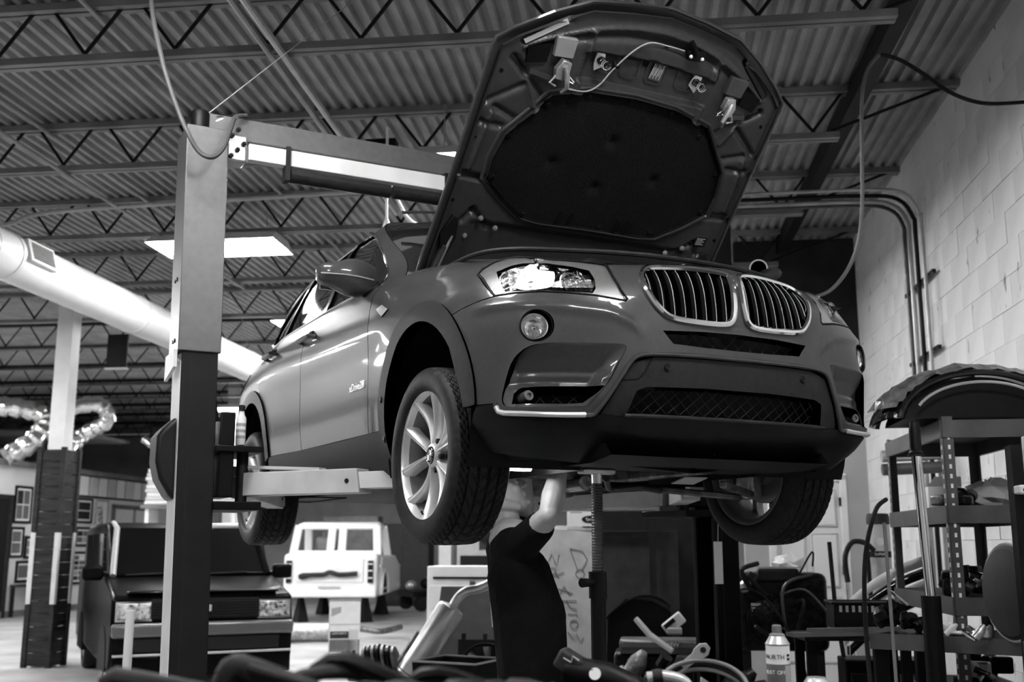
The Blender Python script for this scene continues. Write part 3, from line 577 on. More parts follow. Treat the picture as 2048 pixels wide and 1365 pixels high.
def rib(x, w_):
    h = np.zeros(len(x)); a = np.abs(x)
    h += .030 * np.clip((.34 - a) / .02, 0, 1) * np.clip((w_ - 1.165) / .015, 0, 1) * np.clip((1.325 - .02 * (a / .3) - w_) / .015, 0, 1)      # sunk centre panel
    h += .016 * np.exp(-((w_ - (1.405 - .45 * a * a)) / .018) ** 2) * (a < .6)                                        # groove across the front
    h -= .012 * np.exp(-((w_ - (1.447 - .5 * a * a)) / .012) ** 2) * (a < .62)
    for (x0, w0, x1, w1, d, sg_) in ((.70, 1.0, .555, 1.105, .020, 1), (.655, .985, .55, .95, .016, 1), (.64, 1.205, .56, 1.15, .02, 1), (.56, 1.15, .49, 1.02, .018, -1), (.425, 1.04, .64, 1.205, .02, 1), (.60, .905, .70, .91, .02, 1), (.665, .955, .685, .70, .016, -1), (.60, .655, .71, .66, .035, 1), (.325, 1.38, .318, 1.115, .02, -1), (.635, .44, .60, .50, .02, 1), (.60, .50, .50, .42, .02, 1), (.62, 1.285, .45, 1.415, .022, 1)):
        vx, vw = x1 - x0, w1 - w0; L2 = vx * vx + vw * vw; t = np.clip(((a - x0) * vx + (w_ - w0) * vw) / L2, 0, 1); dist = np.hypot(a - x0 - t * vx, w_ - w0 - t * vw)
        h += sg_ * d * np.exp(-(dist / .013) ** 2)
    h += .020 * np.clip((.46 - w_) / .03, 0, 1) * np.clip((.60 - a) / .04, 0, 1)
    return h
pan = panel('inner_panel', RIM, 'paint_in', hood, [PADO], push=rib, st=.0115, flange=-.02, fn=hmap(0.0))
# raised ring round the pad, then the pad with four dimples and clips
MB().tube([hp(p[0] * 1.03, .80 + (p[1] - .80) * 1.035, .002) for p in dens(PADO, .03)], .010, 8, closed=True).obj('ring_bead', 'paint_in', hood)
DM = [(-.300, .778), (-.045, .926), (-.042, .694), (.242, .778)]
def dim(x, w_):
    h = np.full(len(x), .006)
    for a, b in DM: h += .024 * np.exp(-(np.hypot(x - a, w_ - b) / .028) ** 2)
    return h - .004 * np.sin(x * 9) * np.sin(w_ * 11)
pad = panel('insulation_pad', [(p[0] * .985, .80 + (p[1] - .80) * .985) for p in PADO], 'pad', hood, push=dim, st=.016, flange=-.012, fn=hmap(0.0))
for a, b in [(-.55, .871), (-.56, .67), (-.357, .515), (.05, .505), (.375, 1.035), (.548, .872), (.56, .67), (.335, .517), (-.42, 1.038), (-.242, 1.108), (-.033, 1.127), (.186, 1.112)]:
    MB().lathe([(.012, 0), (.012, .006), (.007, .009), (.005, .004), (0, .004)], hp(a, b, .004), -HN, 12).obj('pad_clip', 'black_plastic', pad)
for a in (-.155, .155):
    for k in (-.03, .03): MB().bar(hp(a + k, .50, -.004), hp(a + k + .02, .56, .0), .012, .012, HN).obj('pad_slot', 'inner_black', pad)
for a, b in ((-.394, 1.376), (-.5, 1.334), (-.679, 1.142), (-.694, .837), (-.71, .534), (.03, 1.40), (.394, 1.376), (.5, 1.334), (.679, 1.142), (.694, .837), (.71, .534)):
    MB().lathe([(.009, 0), (.009, .002), (0, .002)], hp(a, b, 0), -HN, 12).obj('drain_hole', 'inner_black', hood)
for sg in (-1, 1):
    # latch with hook, on its bracket plate
    lt = MB().prism([(sg * .40, 1.345), (sg * .495, 1.34), (sg * .485, 1.255), (sg * .395, 1.262)], -.03, .0, HF).obj('hood_latch', 'steel_light' if sg < 0 else 'steel_mid', hood, bevel=.004)
    MB().prism([(sg * .445, 1.255), (sg * .405, 1.25), (sg * .40, 1.20), (sg * .42, 1.165), (sg * .455, 1.17), (sg * .465, 1.21)], -.055, -.02, HF).obj('latch_body', 'cast_light', lt, bevel=.004)
    MB().tube([hp(sg * .43, 1.23, -.06), hp(sg * .415, 1.19, -.075), hp(sg * .405, 1.15, -.08), hp(sg * .42, 1.122, -.07)], [.010, .012, .010, .006], 8).obj('latch_hook', 'cast_light', lt)
    MB().tube([hp(sg * .41, 1.20, -.05), hp(sg * .372, 1.175, -.06), hp(sg * .372, 1.168, -.06), hp(sg * .41, 1.175, -.05)], .005, 6).obj('release_loop', 'chrome', lt)
    MB().tube([hp(sg * .455, 1.185, -.045), hp(sg * .475, 1.15, -.05), hp(sg * .445, 1.14, -.05)], .006, 6).obj('latch_claw', 'cast_light', lt)
    MB().bar(hp(sg * .56, 1.17, -.01), hp(sg * .46, 1.16, -.02), .02, .006, HN).obj('cable_guide', 'steel_mid', lt)
    MB().prism([(sg * .50, 1.30), (sg * .60, 1.27), (sg * .59, 1.20), (sg * .50, 1.22)], -.012, .01, HF).obj('latch_recess', 'inner_black', lt)
    # spring buffer
    sp_ = MB().prism([(sg * .262, 1.322), (sg * .232, 1.30), (sg * .222, 1.25), (sg * .262, 1.222), (sg * .272, 1.25), (sg * .274, 1.30)], .012, .022, HF).obj('spring_buffer', 'alu', hood, bevel=.002)
    MB().tube([hp(sg * .247 + .018 * cos(t * .7), 1.272 + .018 * sin(t * .7), .015 - t * .0016) for t in range(46)], .0032, 5).obj('coil_spring', 'chrome', sp_)
    MB().lathe([(.013, 0), (.013, .05), (.009, .062), (0, .062)], hp(sg * .247, 1.272, .02), -HN, 12).obj('rubber_stop', 'rubber', sp_)
    # hinge
    hg = MB().prism([(sg * .66, .46), (sg * .69, .47), (sg * .722, .37), (sg * .70, .29), (sg * .665, .28), (sg * .645, .36)], -.02, .0, HF).obj('hood_hinge', 'steel_dark', hood, bevel=.003)
    MB().bar(hp(sg * .69, .32, -.02), hp(sg * .745, .02, -.03), .012, .04, HN).obj('hinge_arm', 'steel_mid', hg)
    for a, b in ((.66, .435), (.675, .30), (.549, .466), (.465, .428), (.60, .371)): MB().lathe([(.013, 0), (.013, .004), (.008, .004), (.008, .012), (0, .013)], hp(sg * a, b, .004), -HN, 8).obj('hinge_bolt', 'steel_light', hg)
MB().tube([hp(-.665, .37, -.015), hp(-.69, .22, -.03), hp(-.715, .05, -.05)], .007, 8).obj('gas_strut', 'steel_light', hood)
MB().tube(crom([hp(-.357, 1.128, -.012), hp(-.28, 1.137, -.02), hp(-.229, 1.178, -.02), hp(-.19, 1.245, -.01), hp(-.133, 1.347, -.02), hp(-.062, 1.398, -.01), hp(.03, 1.402, -.006), hp(.117, 1.40, -.01)], 6, False), .0035, 6).obj('latch_cable', 'light_grey', hood)
MB().box(hp(-.175, 1.272, .0), (.03, .02, .03)).obj('cable_clip', 'black_plastic', hood, bevel=.003)
pl = MB().prism([(.125, 1.41), (.215, 1.42), (.222, 1.375), (.14, 1.368)], -.03, .0, HF).obj('hood_switch', 'black_plastic', hood, bevel=.004)
MB().tube([hp(.165, 1.40, -.035), hp(.14, 1.43, -.04), hp(.118, 1.452, -.03)], .012, 8).obj('switch_plug', 'black_plastic', pl)
for a in (.145, .205): MB().sphere(hp(a, 1.388, -.03), .009, 10, 6).obj('switch_screw', 'paper', pl)
for x0, x1 in ((-.138, -.048), (-.008, .086), (.152, .245), (-.25, -.16)):
    MB().tube([hp(a, b, .022) for a, b in ((x0, 1.315), (x0 + .003, 1.235), (x0 + .015, 1.225), (x1 - .015, 1.222), (x1, 1.235), (x1 + .002, 1.31))], .003, 6).obj('embossed_outline', 'paint_in', pan)
MB().lathe([(.014, 0), (.014, .002), (0, .002)], hp(-.022, 1.30, .026), -HN, 14).obj('grommet_hole', 'inner_black', pan)
lb = MB().prism([(.02, 1.315), (.08, 1.312), (.075, 1.235), (.012, 1.24)], .020, .024, HF).obj('caution_label', 'steel_mid', pan)
for k in range(7): MB().bar(hp(.022 + k * .008, 1.31 - (k % 3) * .008, .019), hp(.017 + k * .008, 1.245 + (k % 2) * .014, .019), .0035, .0012, HN).obj('label_print', 'light_grey', lb)
lb = MB().prism([(.60, .535), (.665, .54), (.665, .495), (.60, .49)], -.003, .0, HF).obj('data_label', 'inner_black', pan)
for k in range(5): MB().bar(hp(.606, .532 - k * .008, -.004), hp(.655 - (k % 2) * .012, .534 - k * .008, -.004), .003, .001, HN).obj('label_print', 'light_grey', lb)
MB().prism([(.63, 1.29), (.47, 1.412), (.455, 1.395), (.615, 1.275)], -.004, .0, HF).obj('seal_or_glint_strip', 'rubber', hood); MB().prism([(-.63, 1.29), (-.47, 1.412), (-.455, 1.395), (-.615, 1.275)], -.006, .0, HF).obj('seal_or_glint_strip', 'alu', hood)  # left strip is aluminium to paint in the highlight along the edge
# ---- wheels
TR, RR = .351, .236
def make_wheel(parent, loc, sd, spin):
    r = bpy.data.objects.new('wheel', None); COL.objects.link(r); r.parent = parent; r.location = loc; r.scale = (1, 1, 1); r.rotation_euler = (spin, 0, 0 if sd < 0 else pi); return r
prof = [(.252, -.104), (.262, -.114), (.276, -.119), (.305, -.1215), (.325, -.117), (.338, -.109), (.3455, -.099)]
tread = []
gr = [(-.062, .010), (-.021, .010), (.021, .010), (.062, .010)]
xs = np.linspace(-.096, .096, 49)
n = 240; tp = prof + [(None, x) for x in xs] + [(r_, -x) for r_, x in prof[::-1]]
P = np.zeros((len(tp), n + 1, 3))
for i, (r_, x) in enumerate(tp):
    for k in range(n + 1):
        a = 2 * pi * k / n; rad = r_
        if r_ is None:
            rad = .351 - .9 * x * x * .5
            g = any(abs(x - c) < .0055 for c, _ in gr)
            ph = (k + int(abs(x) * 160)) % (4 if abs(x) > .062 else 6)
            if g: rad -= .010
            elif ph == 0: rad -= .007
        elif r_ > .33 and k % 4 == 0: rad -= .003
        P[i, k] = (x, rad * cos(a), rad * sin(a))
tire_me = MB().grid(P).mesh('tire', 40); tire_me.materials.append(MATS['rubber'])
rim_me = MB().lathe([(.262, -.112), (.264, -.108), (.256, -.102), (.249, -.090), (.244, -.070)], (0, 0, 0), (1, 0, 0), 72, False).mesh('rim', 40); rim_me.materials.append(MATS['alu'])
bar_me = MB().lathe([(.244, -.070), (.240, -.05), (.226, .03), (.235, .10), (.252, .112), (.260, .112), (.260, .105), (.248, .095), (.236, -.04), (.25, -.068)], (0, 0, 0), (1, 0, 0), 72, False).mesh('rim_barrel', 40); bar_me.materials.append(mat('barrel', .16, .4, .6, .2, 12))
def spoke(ang, tilt):
    mb = MB(); rows = []
    for t in np.linspace(0, 1, 9):
        rr = .038 + (.252 - .038) * t; aa = ang + tilt * (t ** 1.2); wd = .0115 + .0105 * t - .002 * sin(pi * t); xx = -.066 - .030 * t + .018 * sin(pi * t)
        c = np.array([xx, rr * cos(aa), rr * sin(aa)]); tn = np.array([0, -sin(aa), cos(aa)])
        rows.append([c + tn * wd + [.045, 0, 0], c + tn * wd + [.012, 0, 0], c + tn * wd * .35 + [-.002, 0, 0], c, c - tn * wd * .35 + [-.002, 0, 0], c - tn * wd + [.012, 0, 0], c - tn * wd + [.045, 0, 0]])
    return mb.grid(np.array(rows)).mesh('spoke', 50)
spk = [spoke(2 * pi * k / 5 + .14 * s_, .22 * s_) for k in range(5) for s_ in (-1, 1)]
for q in spk: q.materials.append(MATS['alu'])
hub_me = MB().lathe([(.046, -.03), (.052, -.055), (.046, -.072), (.036, -.074), (.036, -.06), (0, -.06)], (0, 0, 0), (1, 0, 0), 32).mesh('hub'); hub_me.materials.append(MATS['alu'])
cap_me = MB().lathe([(.034, -.06), (.034, -.076), (.030, -.079), (0, -.080)], (0, 0, 0), (1, 0, 0), 32).mesh('center_cap'); cap_me.materials.append(MATS['black_gloss'])
disc_me = MB().lathe([(.08, -.012), (.16, -.012), (.16, .012), (.08, .012), (.075, .05), (0, .05)], (0, 0, 0), (1, 0, 0), 48).mesh('brake_disc'); disc_me.materials.append(MATS['disc'])
def sub(name, me, parent):
    o = bpy.data.objects.new(name, me); COL.objects.link(o); o.parent = parent; return o
quad = []
for k in range(4):
    a = np.linspace(k * pi / 2, (k + 1) * pi / 2, 8); q = MB().add([(-.0808, 0, 0)] + [(-.0808, .0215 * cos(t), .0215 * sin(t)) for t in a], [tuple(range(9))]).mesh('q'); q.materials.append(MATS['paper' if k % 2 else 'ink_grey']); quad.append(q)
ring_me = MB().tube([(-.0795, .031 * cos(t), .031 * sin(t)) for t in np.linspace(0, 2 * pi, 33)[:-1]], .0016, 6, closed=True).tube([(-.0803, .0225 * cos(t), .0225 * sin(t)) for t in np.linspace(0, 2 * pi, 33)[:-1]], .0009, 6, closed=True).mesh('ring'); ring_me.materials.append(MATS['chrome'])
lug_me = MB().lathe([(.011, -.03), (.011, -.05), (0, -.052)], (0, 0, 0), (1, 0, 0), 6).mesh('lug'); lug_me.materials.append(MATS['steel_dark'])
val_me = MB().tube([(-.085, .0, -.238), (-.10, .0, -.22)], .004, 6).mesh('valve'); val_me.materials.append(MATS['rubber'])
def wheel(loc, sd, spin):
    r = make_wheel(suv, loc, sd, spin); sub('tire', tire_me, r); rm = sub('rim', rim_me, r)
    for q in spk: sub('spoke', q, rm)
    sub('rim_barrel', bar_me, rm); sub('hub', hub_me, rm); cp = sub('center_cap', cap_me, rm)
    for q in quad: sub('emblem_quarter', q, rm)
    sub('emblem_ring', ring_me, rm); sub('valve', val_me, rm)
    for k in range(5):
        o = sub('lug_bolt', lug_me, rm); a = 2 * pi * (k + .5) / 5; o.location = (-.012, .06 * cos(a), .06 * sin(a))
    sub('brake_disc', disc_me, r); return r
wheel((-.803, 0, .263), -1, R(8)); wheel((.803, 0, .263), 1, 0); wheel((-.812, 2.81, .263), -1, R(30)); wheel((.812, 2.81, .263), 1, 0)
# ---- underside
ub = MB(); ub.bb((-.04, -.40, .33), (.62, .75, .36)).bb((-.62, -.40, .60), (.0, .75, .62)).bb((-.62, .62, .33), (.0, .75, .62)).bb((-.62, .75, .20), (.62, 3.3, .36)); ub.obj('underbody', 'inner_black', suv)
MB().add([(x, y, z) for x in (-.5, .5) for y, z in ((-.74, .225), (-.60, .205), (-.28, .207), (-.28, .25), (-.45, .27), (-.70, .27))], [(0, 1, 2, 3, 4, 5), (6, 7, 8, 9, 10, 11), (0, 1, 7, 6), (1, 2, 8, 7), (2, 3, 9, 8)]).obj('undertray', 'black_plastic', suv)
MB().bb((-.42, -.28, .24), (.42, -.20, .30)).bb((-.42, .50, .22), (.42, .60, .30)).bb((.37, -.25, .22), (.45, .58, .28)).bb((-.62, -.25, .24), (-.56, .58, .30)).obj('subframe', 'cast_metal', suv, bevel=.01)
for sd in (-1, 1):
    xi = .40 if sd > 0 else .59
    MB().bar((sd * xi, .28 if sd > 0 else .14, .17 if sd > 0 else .26), (sd * .70, .05, .13), .05, .03).obj('control_arm', 'cast_metal', suv, bevel=.008); MB().bar((sd * xi, -.2 if sd > 0 else -.1, .17 if sd > 0 else .26), (sd * .70, -.02, .14), .035, .03).obj('control_arm', 'cast_metal', suv, bevel=.008)
    MB().tube([(sd * (xi - .02), .16, .26), (sd * .72, .13, .22)], .012, 8).obj('tie_rod', 'steel_mid', suv); MB().tube([(sd * (xi - .1), 0, .32), (sd * .72, 0, .263)], .02, 10).obj('drive_shaft', 'cast_metal', suv)
    MB().box((sd * .72, .02, .25), (.07, .12, .26)).obj('knuckle', 'cast_light', suv, bevel=.02); MB().tube([(sd * .66, .02, .25), (sd * .60, .03, .60)], [.03, .028], 12).obj('strut', 'steel_dark', suv)
    MB().tube([(sd * .62, .03, .42 + .0) for _ in range(1)] + [(sd * .62 + .06 * cos(t * .6), .03 + .06 * sin(t * .6), .42 + t * .004) for t in range(60)], .008, 6).obj('coil_spring', 'steel_dark', suv)
    MB().box((sd * .70, .13, .27), (.09, .07, .16)).obj('brake_caliper', 'cast_metal', suv, bevel=.015)
MB().tube([(.10, .45, .20), (.12, 1.2, .19), (.10, 2.2, .19)], .035, 12).obj('exhaust_pipe', 'cast_light', suv); MB().bb((-.16, .62, .14), (.16, 1.2, .25)).obj('gearbox_pan', 'cast_metal', suv, bevel=.03)
MB().box((.13, -.33, .172), (.11, .10, .004), Matrix.Rotation(R(-12), 3, 'X')).obj('warning_label', 'light_grey', suv)
MB().tube(crom([(.0, .1, .20), (.1, .22, .16), (.22, .18, .17), (.38, .24, .16)], 6, False), .014, 8).obj('stabilizer_bar', 'steel_mid', suv)
for x in (-.02, .08, .15, .24): MB().lathe([(.02, 0), (.02, -.01), (.01, -.012), (0, -.012)], (x, -.24, .238), (0, 0, 1), 6).obj('frame_bolt', 'chrome', suv)
# ================================================================ CAR LIFT (two posts, one thing)
mat('lift_grey', .085, .38, .2, .1, 30, .04, 300); mat('lift_dark', .008, .42, 0, .15, 10); mat('arm_paint', .50, .5, 0, .12, 7, .05, 40); mat('skin', .42, .5, 0, .12, 12, .12, 60); mat('shirt', .006, .9, 0, .2, 8, .5, 30); mat('hair', .02, .7, 0, .3, 60)
lift = thing('car_lift', 'two post car lift with dark grey left post and overhead beam', 'lift', (0, 1.3, 0))
def post(x, sg):
    # channel section open towards the car
    poly = [(-.085, -.11), (.085, -.11), (.085, -.075), (-.045, -.075), (-.045, .075), (.085, .075), (.085, .11), (-.085, .11)]
    poly = [(a * sg + x, b) for a, b in poly]
    p = MB().prism(poly, 0.02, 3.20).obj('post', 'lift_dark' if sg > 0 else 'black_steel', lift, bevel=.004)
    MB().bb((x - .045, -.112, .02), (x - .035, -.1105, 2.3)).obj('post_groove', 'ink', p)
    MB().bb((x - .25, -.22, 0), (x + .25, .22, .025)).obj('base_plate', 'steel_dark', p, bevel=.004)
    s = MB().prism([(x + sg * a, b) for a, b in ((-.105, -.125), (.095, -.125), (.095, -.09), (-.09, -.09), (-.09, .09), (.095, .09), (.095, .125), (-.105, .125))], 2.30, 3.42).obj('post_sleeve', 'lift_grey' if sg > 0 else 'black_steel', lift, bevel=.004)
    for k in range(4): MB().lathe([(.010, 0), (.010, .006), (0, .007)], (x - sg * .105, -.03 + (k % 2) * .05, 2.36 + (k // 2) * .30), (-sg, 0, 0), 8).obj('bolt', 'black_steel', s)
    if sg > 0:
        MB().bb((x - .0875, -.108, .03), (x - .0855, .108, 2.25)).obj('lit_side_plate', 'cream_paint', p)  # pale plate puts the light on the post's outer face into colour
        for o in [p, s] + list(p.children) + list(s.children):
            for v in o.data.vertices: v.co.x += (3.3 - v.co.z) * .016
    return p
post(-1.585, 1); post(1.50, -1)
MB().add([(-1.69, -.12, 2.30), (-1.69, .12, 2.30), (-1.69, .12, 2.18), (-1.69, -.12, 2.22), (-1.675, -.12, 2.30), (-1.675, .12, 2.30), (-1.675, .12, 2.18), (-1.675, -.12, 2.22)], [(0, 1, 2, 3), (4, 5, 6, 7), (0, 3, 7, 4), (2, 1, 5, 6), (3, 2, 6, 7)]).obj('sleeve_tongue', 'cream_paint', lift)
# overhead beam
bm_ = MB().bb((-1.60, -.06, 3.40), (1.60, .06, 3.52)).obj('overhead_beam', 'lift_grey', lift, bevel=.006)
MB().bb((-1.38, -.085, 3.30), (1.38, -.03, 3.385)).obj('shutoff_bar', 'cream_paint', bm_, bevel=.004)
for x0, x1 in ((-1.16, -.62), (-.60, -.05), (.0, .55), (.58, 1.1)): MB().tube([(x0, -.06, 3.255), (x1, -.06, 3.255)], .036, 12).obj('bar_padding', 'rubber', bm_)
for x in (-1.18, -.3, .5): MB().bb((x - .012, -.095, 3.22), (x + .012, -.03, 3.40)).obj('bar_bracket', 'steel_dark', bm_)
MB().bb((-1.49, -.09, 3.28), (-1.39, .02, 3.42)).obj('mount_plate', 'galv', bm_, bevel=.01)
for k in range(5): MB().lathe([(.012, 0), (.012, .02), (.006, .02), (.006, .03), (0, .03)], (-1.47 + .03 * (k % 3), -.09, 3.30 + .035 * k), (0, -1, 0), 6).obj('bolt', 'steel_dark', bm_)
MB().lathe([(.045, 0), (.045, .09), (.04, .10), (0, .10)], (-1.62, -.05, 3.42), (0, 0, 1), 18).obj('limit_switch', 'black_plastic', lift)
for k, c in enumerate(('paper', 'cable')): MB().tube(crom([(-1.58, -.04, 3.46 + .02 * k), (-1.53, -.06, 3.49 + .02 * k), (-1.50, -.05, 3.50), (-1.49, -.04, 3.42)], 5, False), .005, 6).obj('switch_wire', c, lift)
# lock cover on the outer side of the left post
lk = MB().prism([(-1.62, 1.60), (-1.66, 1.61), (-1.715, 1.70), (-1.735, 1.78), (-1.735, 1.90), (-1.715, 1.93), (-1.66, 1.985), (-1.62, 1.99)], -.07, .14, ((0, 0, 0), (1, 0, 0), (0, 0, 1), (0, 1, 0))).obj('lock_cover', 'lift_dark', lift, bevel=.02, seg=3)
def carriage(sg):
    x = -1.48 if sg > 0 else 1.40; s = sg
    c = MB().bb((x + s * .02, -.13, 1.62), (x + s * .09, .13, 2.02)).obj('carriage', 'black_steel', lift, bevel=.006)
    MB().prism([(x - .03 * s, 1.98), (x + .02 * s, 1.98), (x - .02 * s, 2.22)], -.09, -.05, ((0, 0, 0), (1, 0, 0), (0, 0, 1), (0, 1, 0))).obj('carriage_guard', 'black_steel', c)
    MB().bb((x, -.16, 1.83), (x + s * .22, .30, 1.86)).obj('pivot_plate', 'black_steel', c, bevel=.004); MB().bb((x, -.16, 1.56), (x + s * .22, .30, 1.60)).obj('pivot_plate', 'black_steel', c, bevel=.004)
    MB().cyl((x + s * .15, -.04, 1.56), (x + s * .15, -.04, 1.86), .028, 16).obj('pivot_pin', 'steel_dark', c)
    return c
carriage(1); carriage(-1)
def arm(p, q, label, m='arm_paint'):
    p = Vector(p); q = Vector(q); d = (q - p).normalized(); L = (q - p).length; n = Vector((0, 0, 1)); r = d.cross(n)
    fr = (p, d, n, r)
    a = MB().prism([(0, -.055), (L - .03, -.055), (L * .93, .055), (.0, .055)], -.05, .05, fr).obj('lift_arm', m, lift, bevel=.004)
    MB().prism([(-.10, .07), (-.10, .05), (-.02, .045), (-.02, -.055), (0, -.055), (0, .07), (-.05, .09)], -.045, .045, fr).obj('arm_knuckle', m, a, bevel=.003)
    MB().bar(p + d * .0 + n * .085, p + d * L * .62 + n * .06, .05, .014).obj('arm_brace', m, a)
    MB().prism([(L * .86, -.035), (L + .25, -.035), (L + .25, .04), (L * .86, .04)], -.037, .037, fr).obj('arm_extension', 'cream_paint', a, bevel=.003)
    pc = p + d * (L + .20) + n * .04
    MB().lathe([(.03, 0), (.03, .02), (.055, .022), (.055, .04), (0, .04)], pc, n, 20).obj('lift_pad', 'rubber', a)
    MB().lathe([(.011, 0), (.011, .004), (0, .004)], p + d * (L - .10) - r * .05 + n * .0, -r, 12).obj('pin_hole', 'ink', a)
    MB().lathe([(.011, 0), (.011, .004), (0, .004)], p + d * (L - .10) + r * .05 + n * .0, r, 12).obj('pin_hole', 'ink', a)
    return a
# local to the lift root (y offset 1.3)
arm((-1.30, -.02, 1.685), (-.88, -.62, 1.685), ''); arm((-1.30, .12, 1.685), (-.86, 1.10, 1.665), '')
arm((1.22, -.02, 1.685), (.88, -.62, 1.685), ''); arm((1.22, .12, 1.685), (.86, 1.10, 1.665), '')
# spray bottle standing on the carriage
bt = thing('spray_bottle', 'small white labelled bottle on the lift carriage', 'bottle', (-1.34, 1.28, 1.875))
MB().lathe([(.022, 0), (.024, .01), (.024, .13), (.014, .15), (.013, .165)], (0, 0, 0), (0, 0, 1), 16).obj('body', 'paper', bt); MB().lathe([(.016, .165), (.016, .19), (.010, .195), (0, .195)], (0, 0, 0), (0, 0, 1), 14).obj('cap', 'ink', bt)
for k in range(3): MB().lathe([(.0246, .03 + k * .03), (.0246, .045 + k * .03)], (0, 0, 0), (0, 0, 1), 16, False).obj('label_band', 'light_grey', bt)
# cables hanging from the ceiling
def cable(pts, r, m, label, name='cable', cat='cable'):
    return tag(MB().tube(crom(pts, 8, False), r, 8).obj(name, m), label, cat)
cable([(-1.89, 1.22, 4.30), (-1.89, 1.22, 4.03), (-1.84, 1.144, 3.731), (-1.781, 1.102, 3.52), (-1.717, 1.04, 3.332), (-1.657, 1.021, 3.229), (-1.598, 1.0, 3.204), (-1.546, 1.02, 3.265), (-1.50, 1.10, 3.40), (-1.46, 1.19, 3.50), (-1.40, 1.22, 3.53)], .012, 'cable', 'thick grey power cable looping from the ceiling over the lift post', 'power_cable')
cable([BW(-1.6, 5.75, 4.62), Vector((-1.60, 1.25, 3.50))], .0022, 'light_grey', 'thin pale cord running from the ceiling to the top of the lift post', 'cord', 'cord')
cable([Vector((-1.69, 1.25, 3.38)), BW(-3.3, 7.9, 4.25), BW(-5.2, 10.5, 4.3)], .0022, 'light_grey', 'thin pale cord sagging left from the lift post', 'cord', 'cord')
cable([BW(1.43, 6.09, 4.225), BW(1.36, 6.1, 4.138), BW(1.324, 6.129, 3.965), BW(1.317, 6.194, 3.62), BW(1.31, 6.248, 3.332), BW(1.279, 6.283, 3.13), BW(1.209, 6.305, 2.972), BW(1.098, 6.314, 2.857), BW(.937, 6.302, 2.813)], .011, 'hose_grey', 'grey air hose hanging straight down right of the hood', 'air_hose', 'hose')
cable([BW(1.44, 6.09, 4.225), BW(1.551, 6.112, 4.195), BW(1.694, 6.146, 4.109), BW(1.852, 6.186, 4.002), BW(2.04, 6.219, 3.945), BW(2.30, 6.25, 3.955)], .012, 'rubber', 'black hose sagging from the ceiling towards the white wall', 'air_hose', 'hose')
# conduits and bridging under the deck
def pipe(pts, r, m, label, name='conduit', cat='pipe', n=4, group=None): return tag(MB().tube(crom(pts, n, False) if len(pts) > 2 else pts, r, 8).obj(name, m), label, cat, group)
pipe([BW(-2.06, 4.8, 4.27), BW(-2.1, 8.9, 4.27)], .022, 'galv', 'bright conduit crossing the joists above the lift beam')
pipe([BW(-2.15, 5.0, 4.30), BW(-2.2, 7.5, 4.30)], .022, 'steel_light', 'second conduit running beside the bright one above the lift beam')
pipe([BW(-4.63, 5.5, 4.62), BW(-4.63, 11.5, 4.62)], .016, 'steel_light', 'left bridging rod under the deck, upper of two', 'bridging_rod')
pipe([BW(-4.47, 5.5, 4.28), BW(-4.47, 11.5, 4.28)], .016, 'steel_light', 'left bridging rod under the joists, lower of two', 'bridging_rod')
pipe([BW(-3.3, 5.5, 4.63), BW(-3.3, 12, 4.63)], .014, 'steel_light', 'bridging rod under the deck behind the lift post', 'bridging_rod')
tag(MB().bar(BW(1.62, 5.4, 4.60), BW(1.55, 11.6, 4.60), .10, .16).obj('roof_girder', 'steel_dark'), 'dark steel girder running along the deck near the white wall', 'beam')
pipe([BW(-6.6, 8.8, 4.20), BW(-5.6, 8.6, 4.20), BW(-5.1, 8.5, 4.27), BW(-3.2, 8.4, 4.29), BW(-.4, 8.2, 4.29)], .02, 'light_grey', 'long bent conduit under the joists left of the lift post')
# pale work-lamp pole by the windshield
pl = thing('drop_light', 'white drop light pole hanging beside the windshield', 'lamp', BW(-1.713, 6.97, 3.53), -BYAW); MB().tube([(0, 0, .05), (-.01, 0, .42), (-.01, 0, .75)], .010, 8).obj('pole', 'white_paint', pl); MB().tube([(.03, 0, .0), (.42, .02, .0)], .014, 8).obj('light_tube', mat('drop_tube', .9, .5, 0, 0, emit=6), pl); MB().lathe([(.03, -.05), (.035, 0), (.02, .06), (.012, .08)], (0, 0, 0), (0, 0, 1), 14).obj('socket', 'white_paint', pl)
pipe([BW(-1.74, 7.1, 3.93), BW(-1.66, 7.14, 3.76), BW(-1.60, 7.15, 3.66), BW(-1.52, 7.15, 3.61), BW(-1.36, 7.15, 3.60)], .016, 'steel_light', 'short bent conduit under the lift beam beside the hood edge')
bx_ = thing('junction_box', 'small junction box on the joist above the lift beam', 'box', BW(-1.95, 7.72, 4.20), -BYAW); MB().bb((-.12, -.06, 0), (.12, .06, .28)).obj('box_body', 'steel_dark', bx_, bevel=.006); MB().bb((-.16, -.10, -.02), (-.02, -.05, .07)).obj('receptacle', 'cream_paint', bx_, bevel=.004); MB().bb((.01, -.10, -.02), (.14, -.05, .07)).obj('receptacle', 'cream_paint', bx_, bevel=.004)
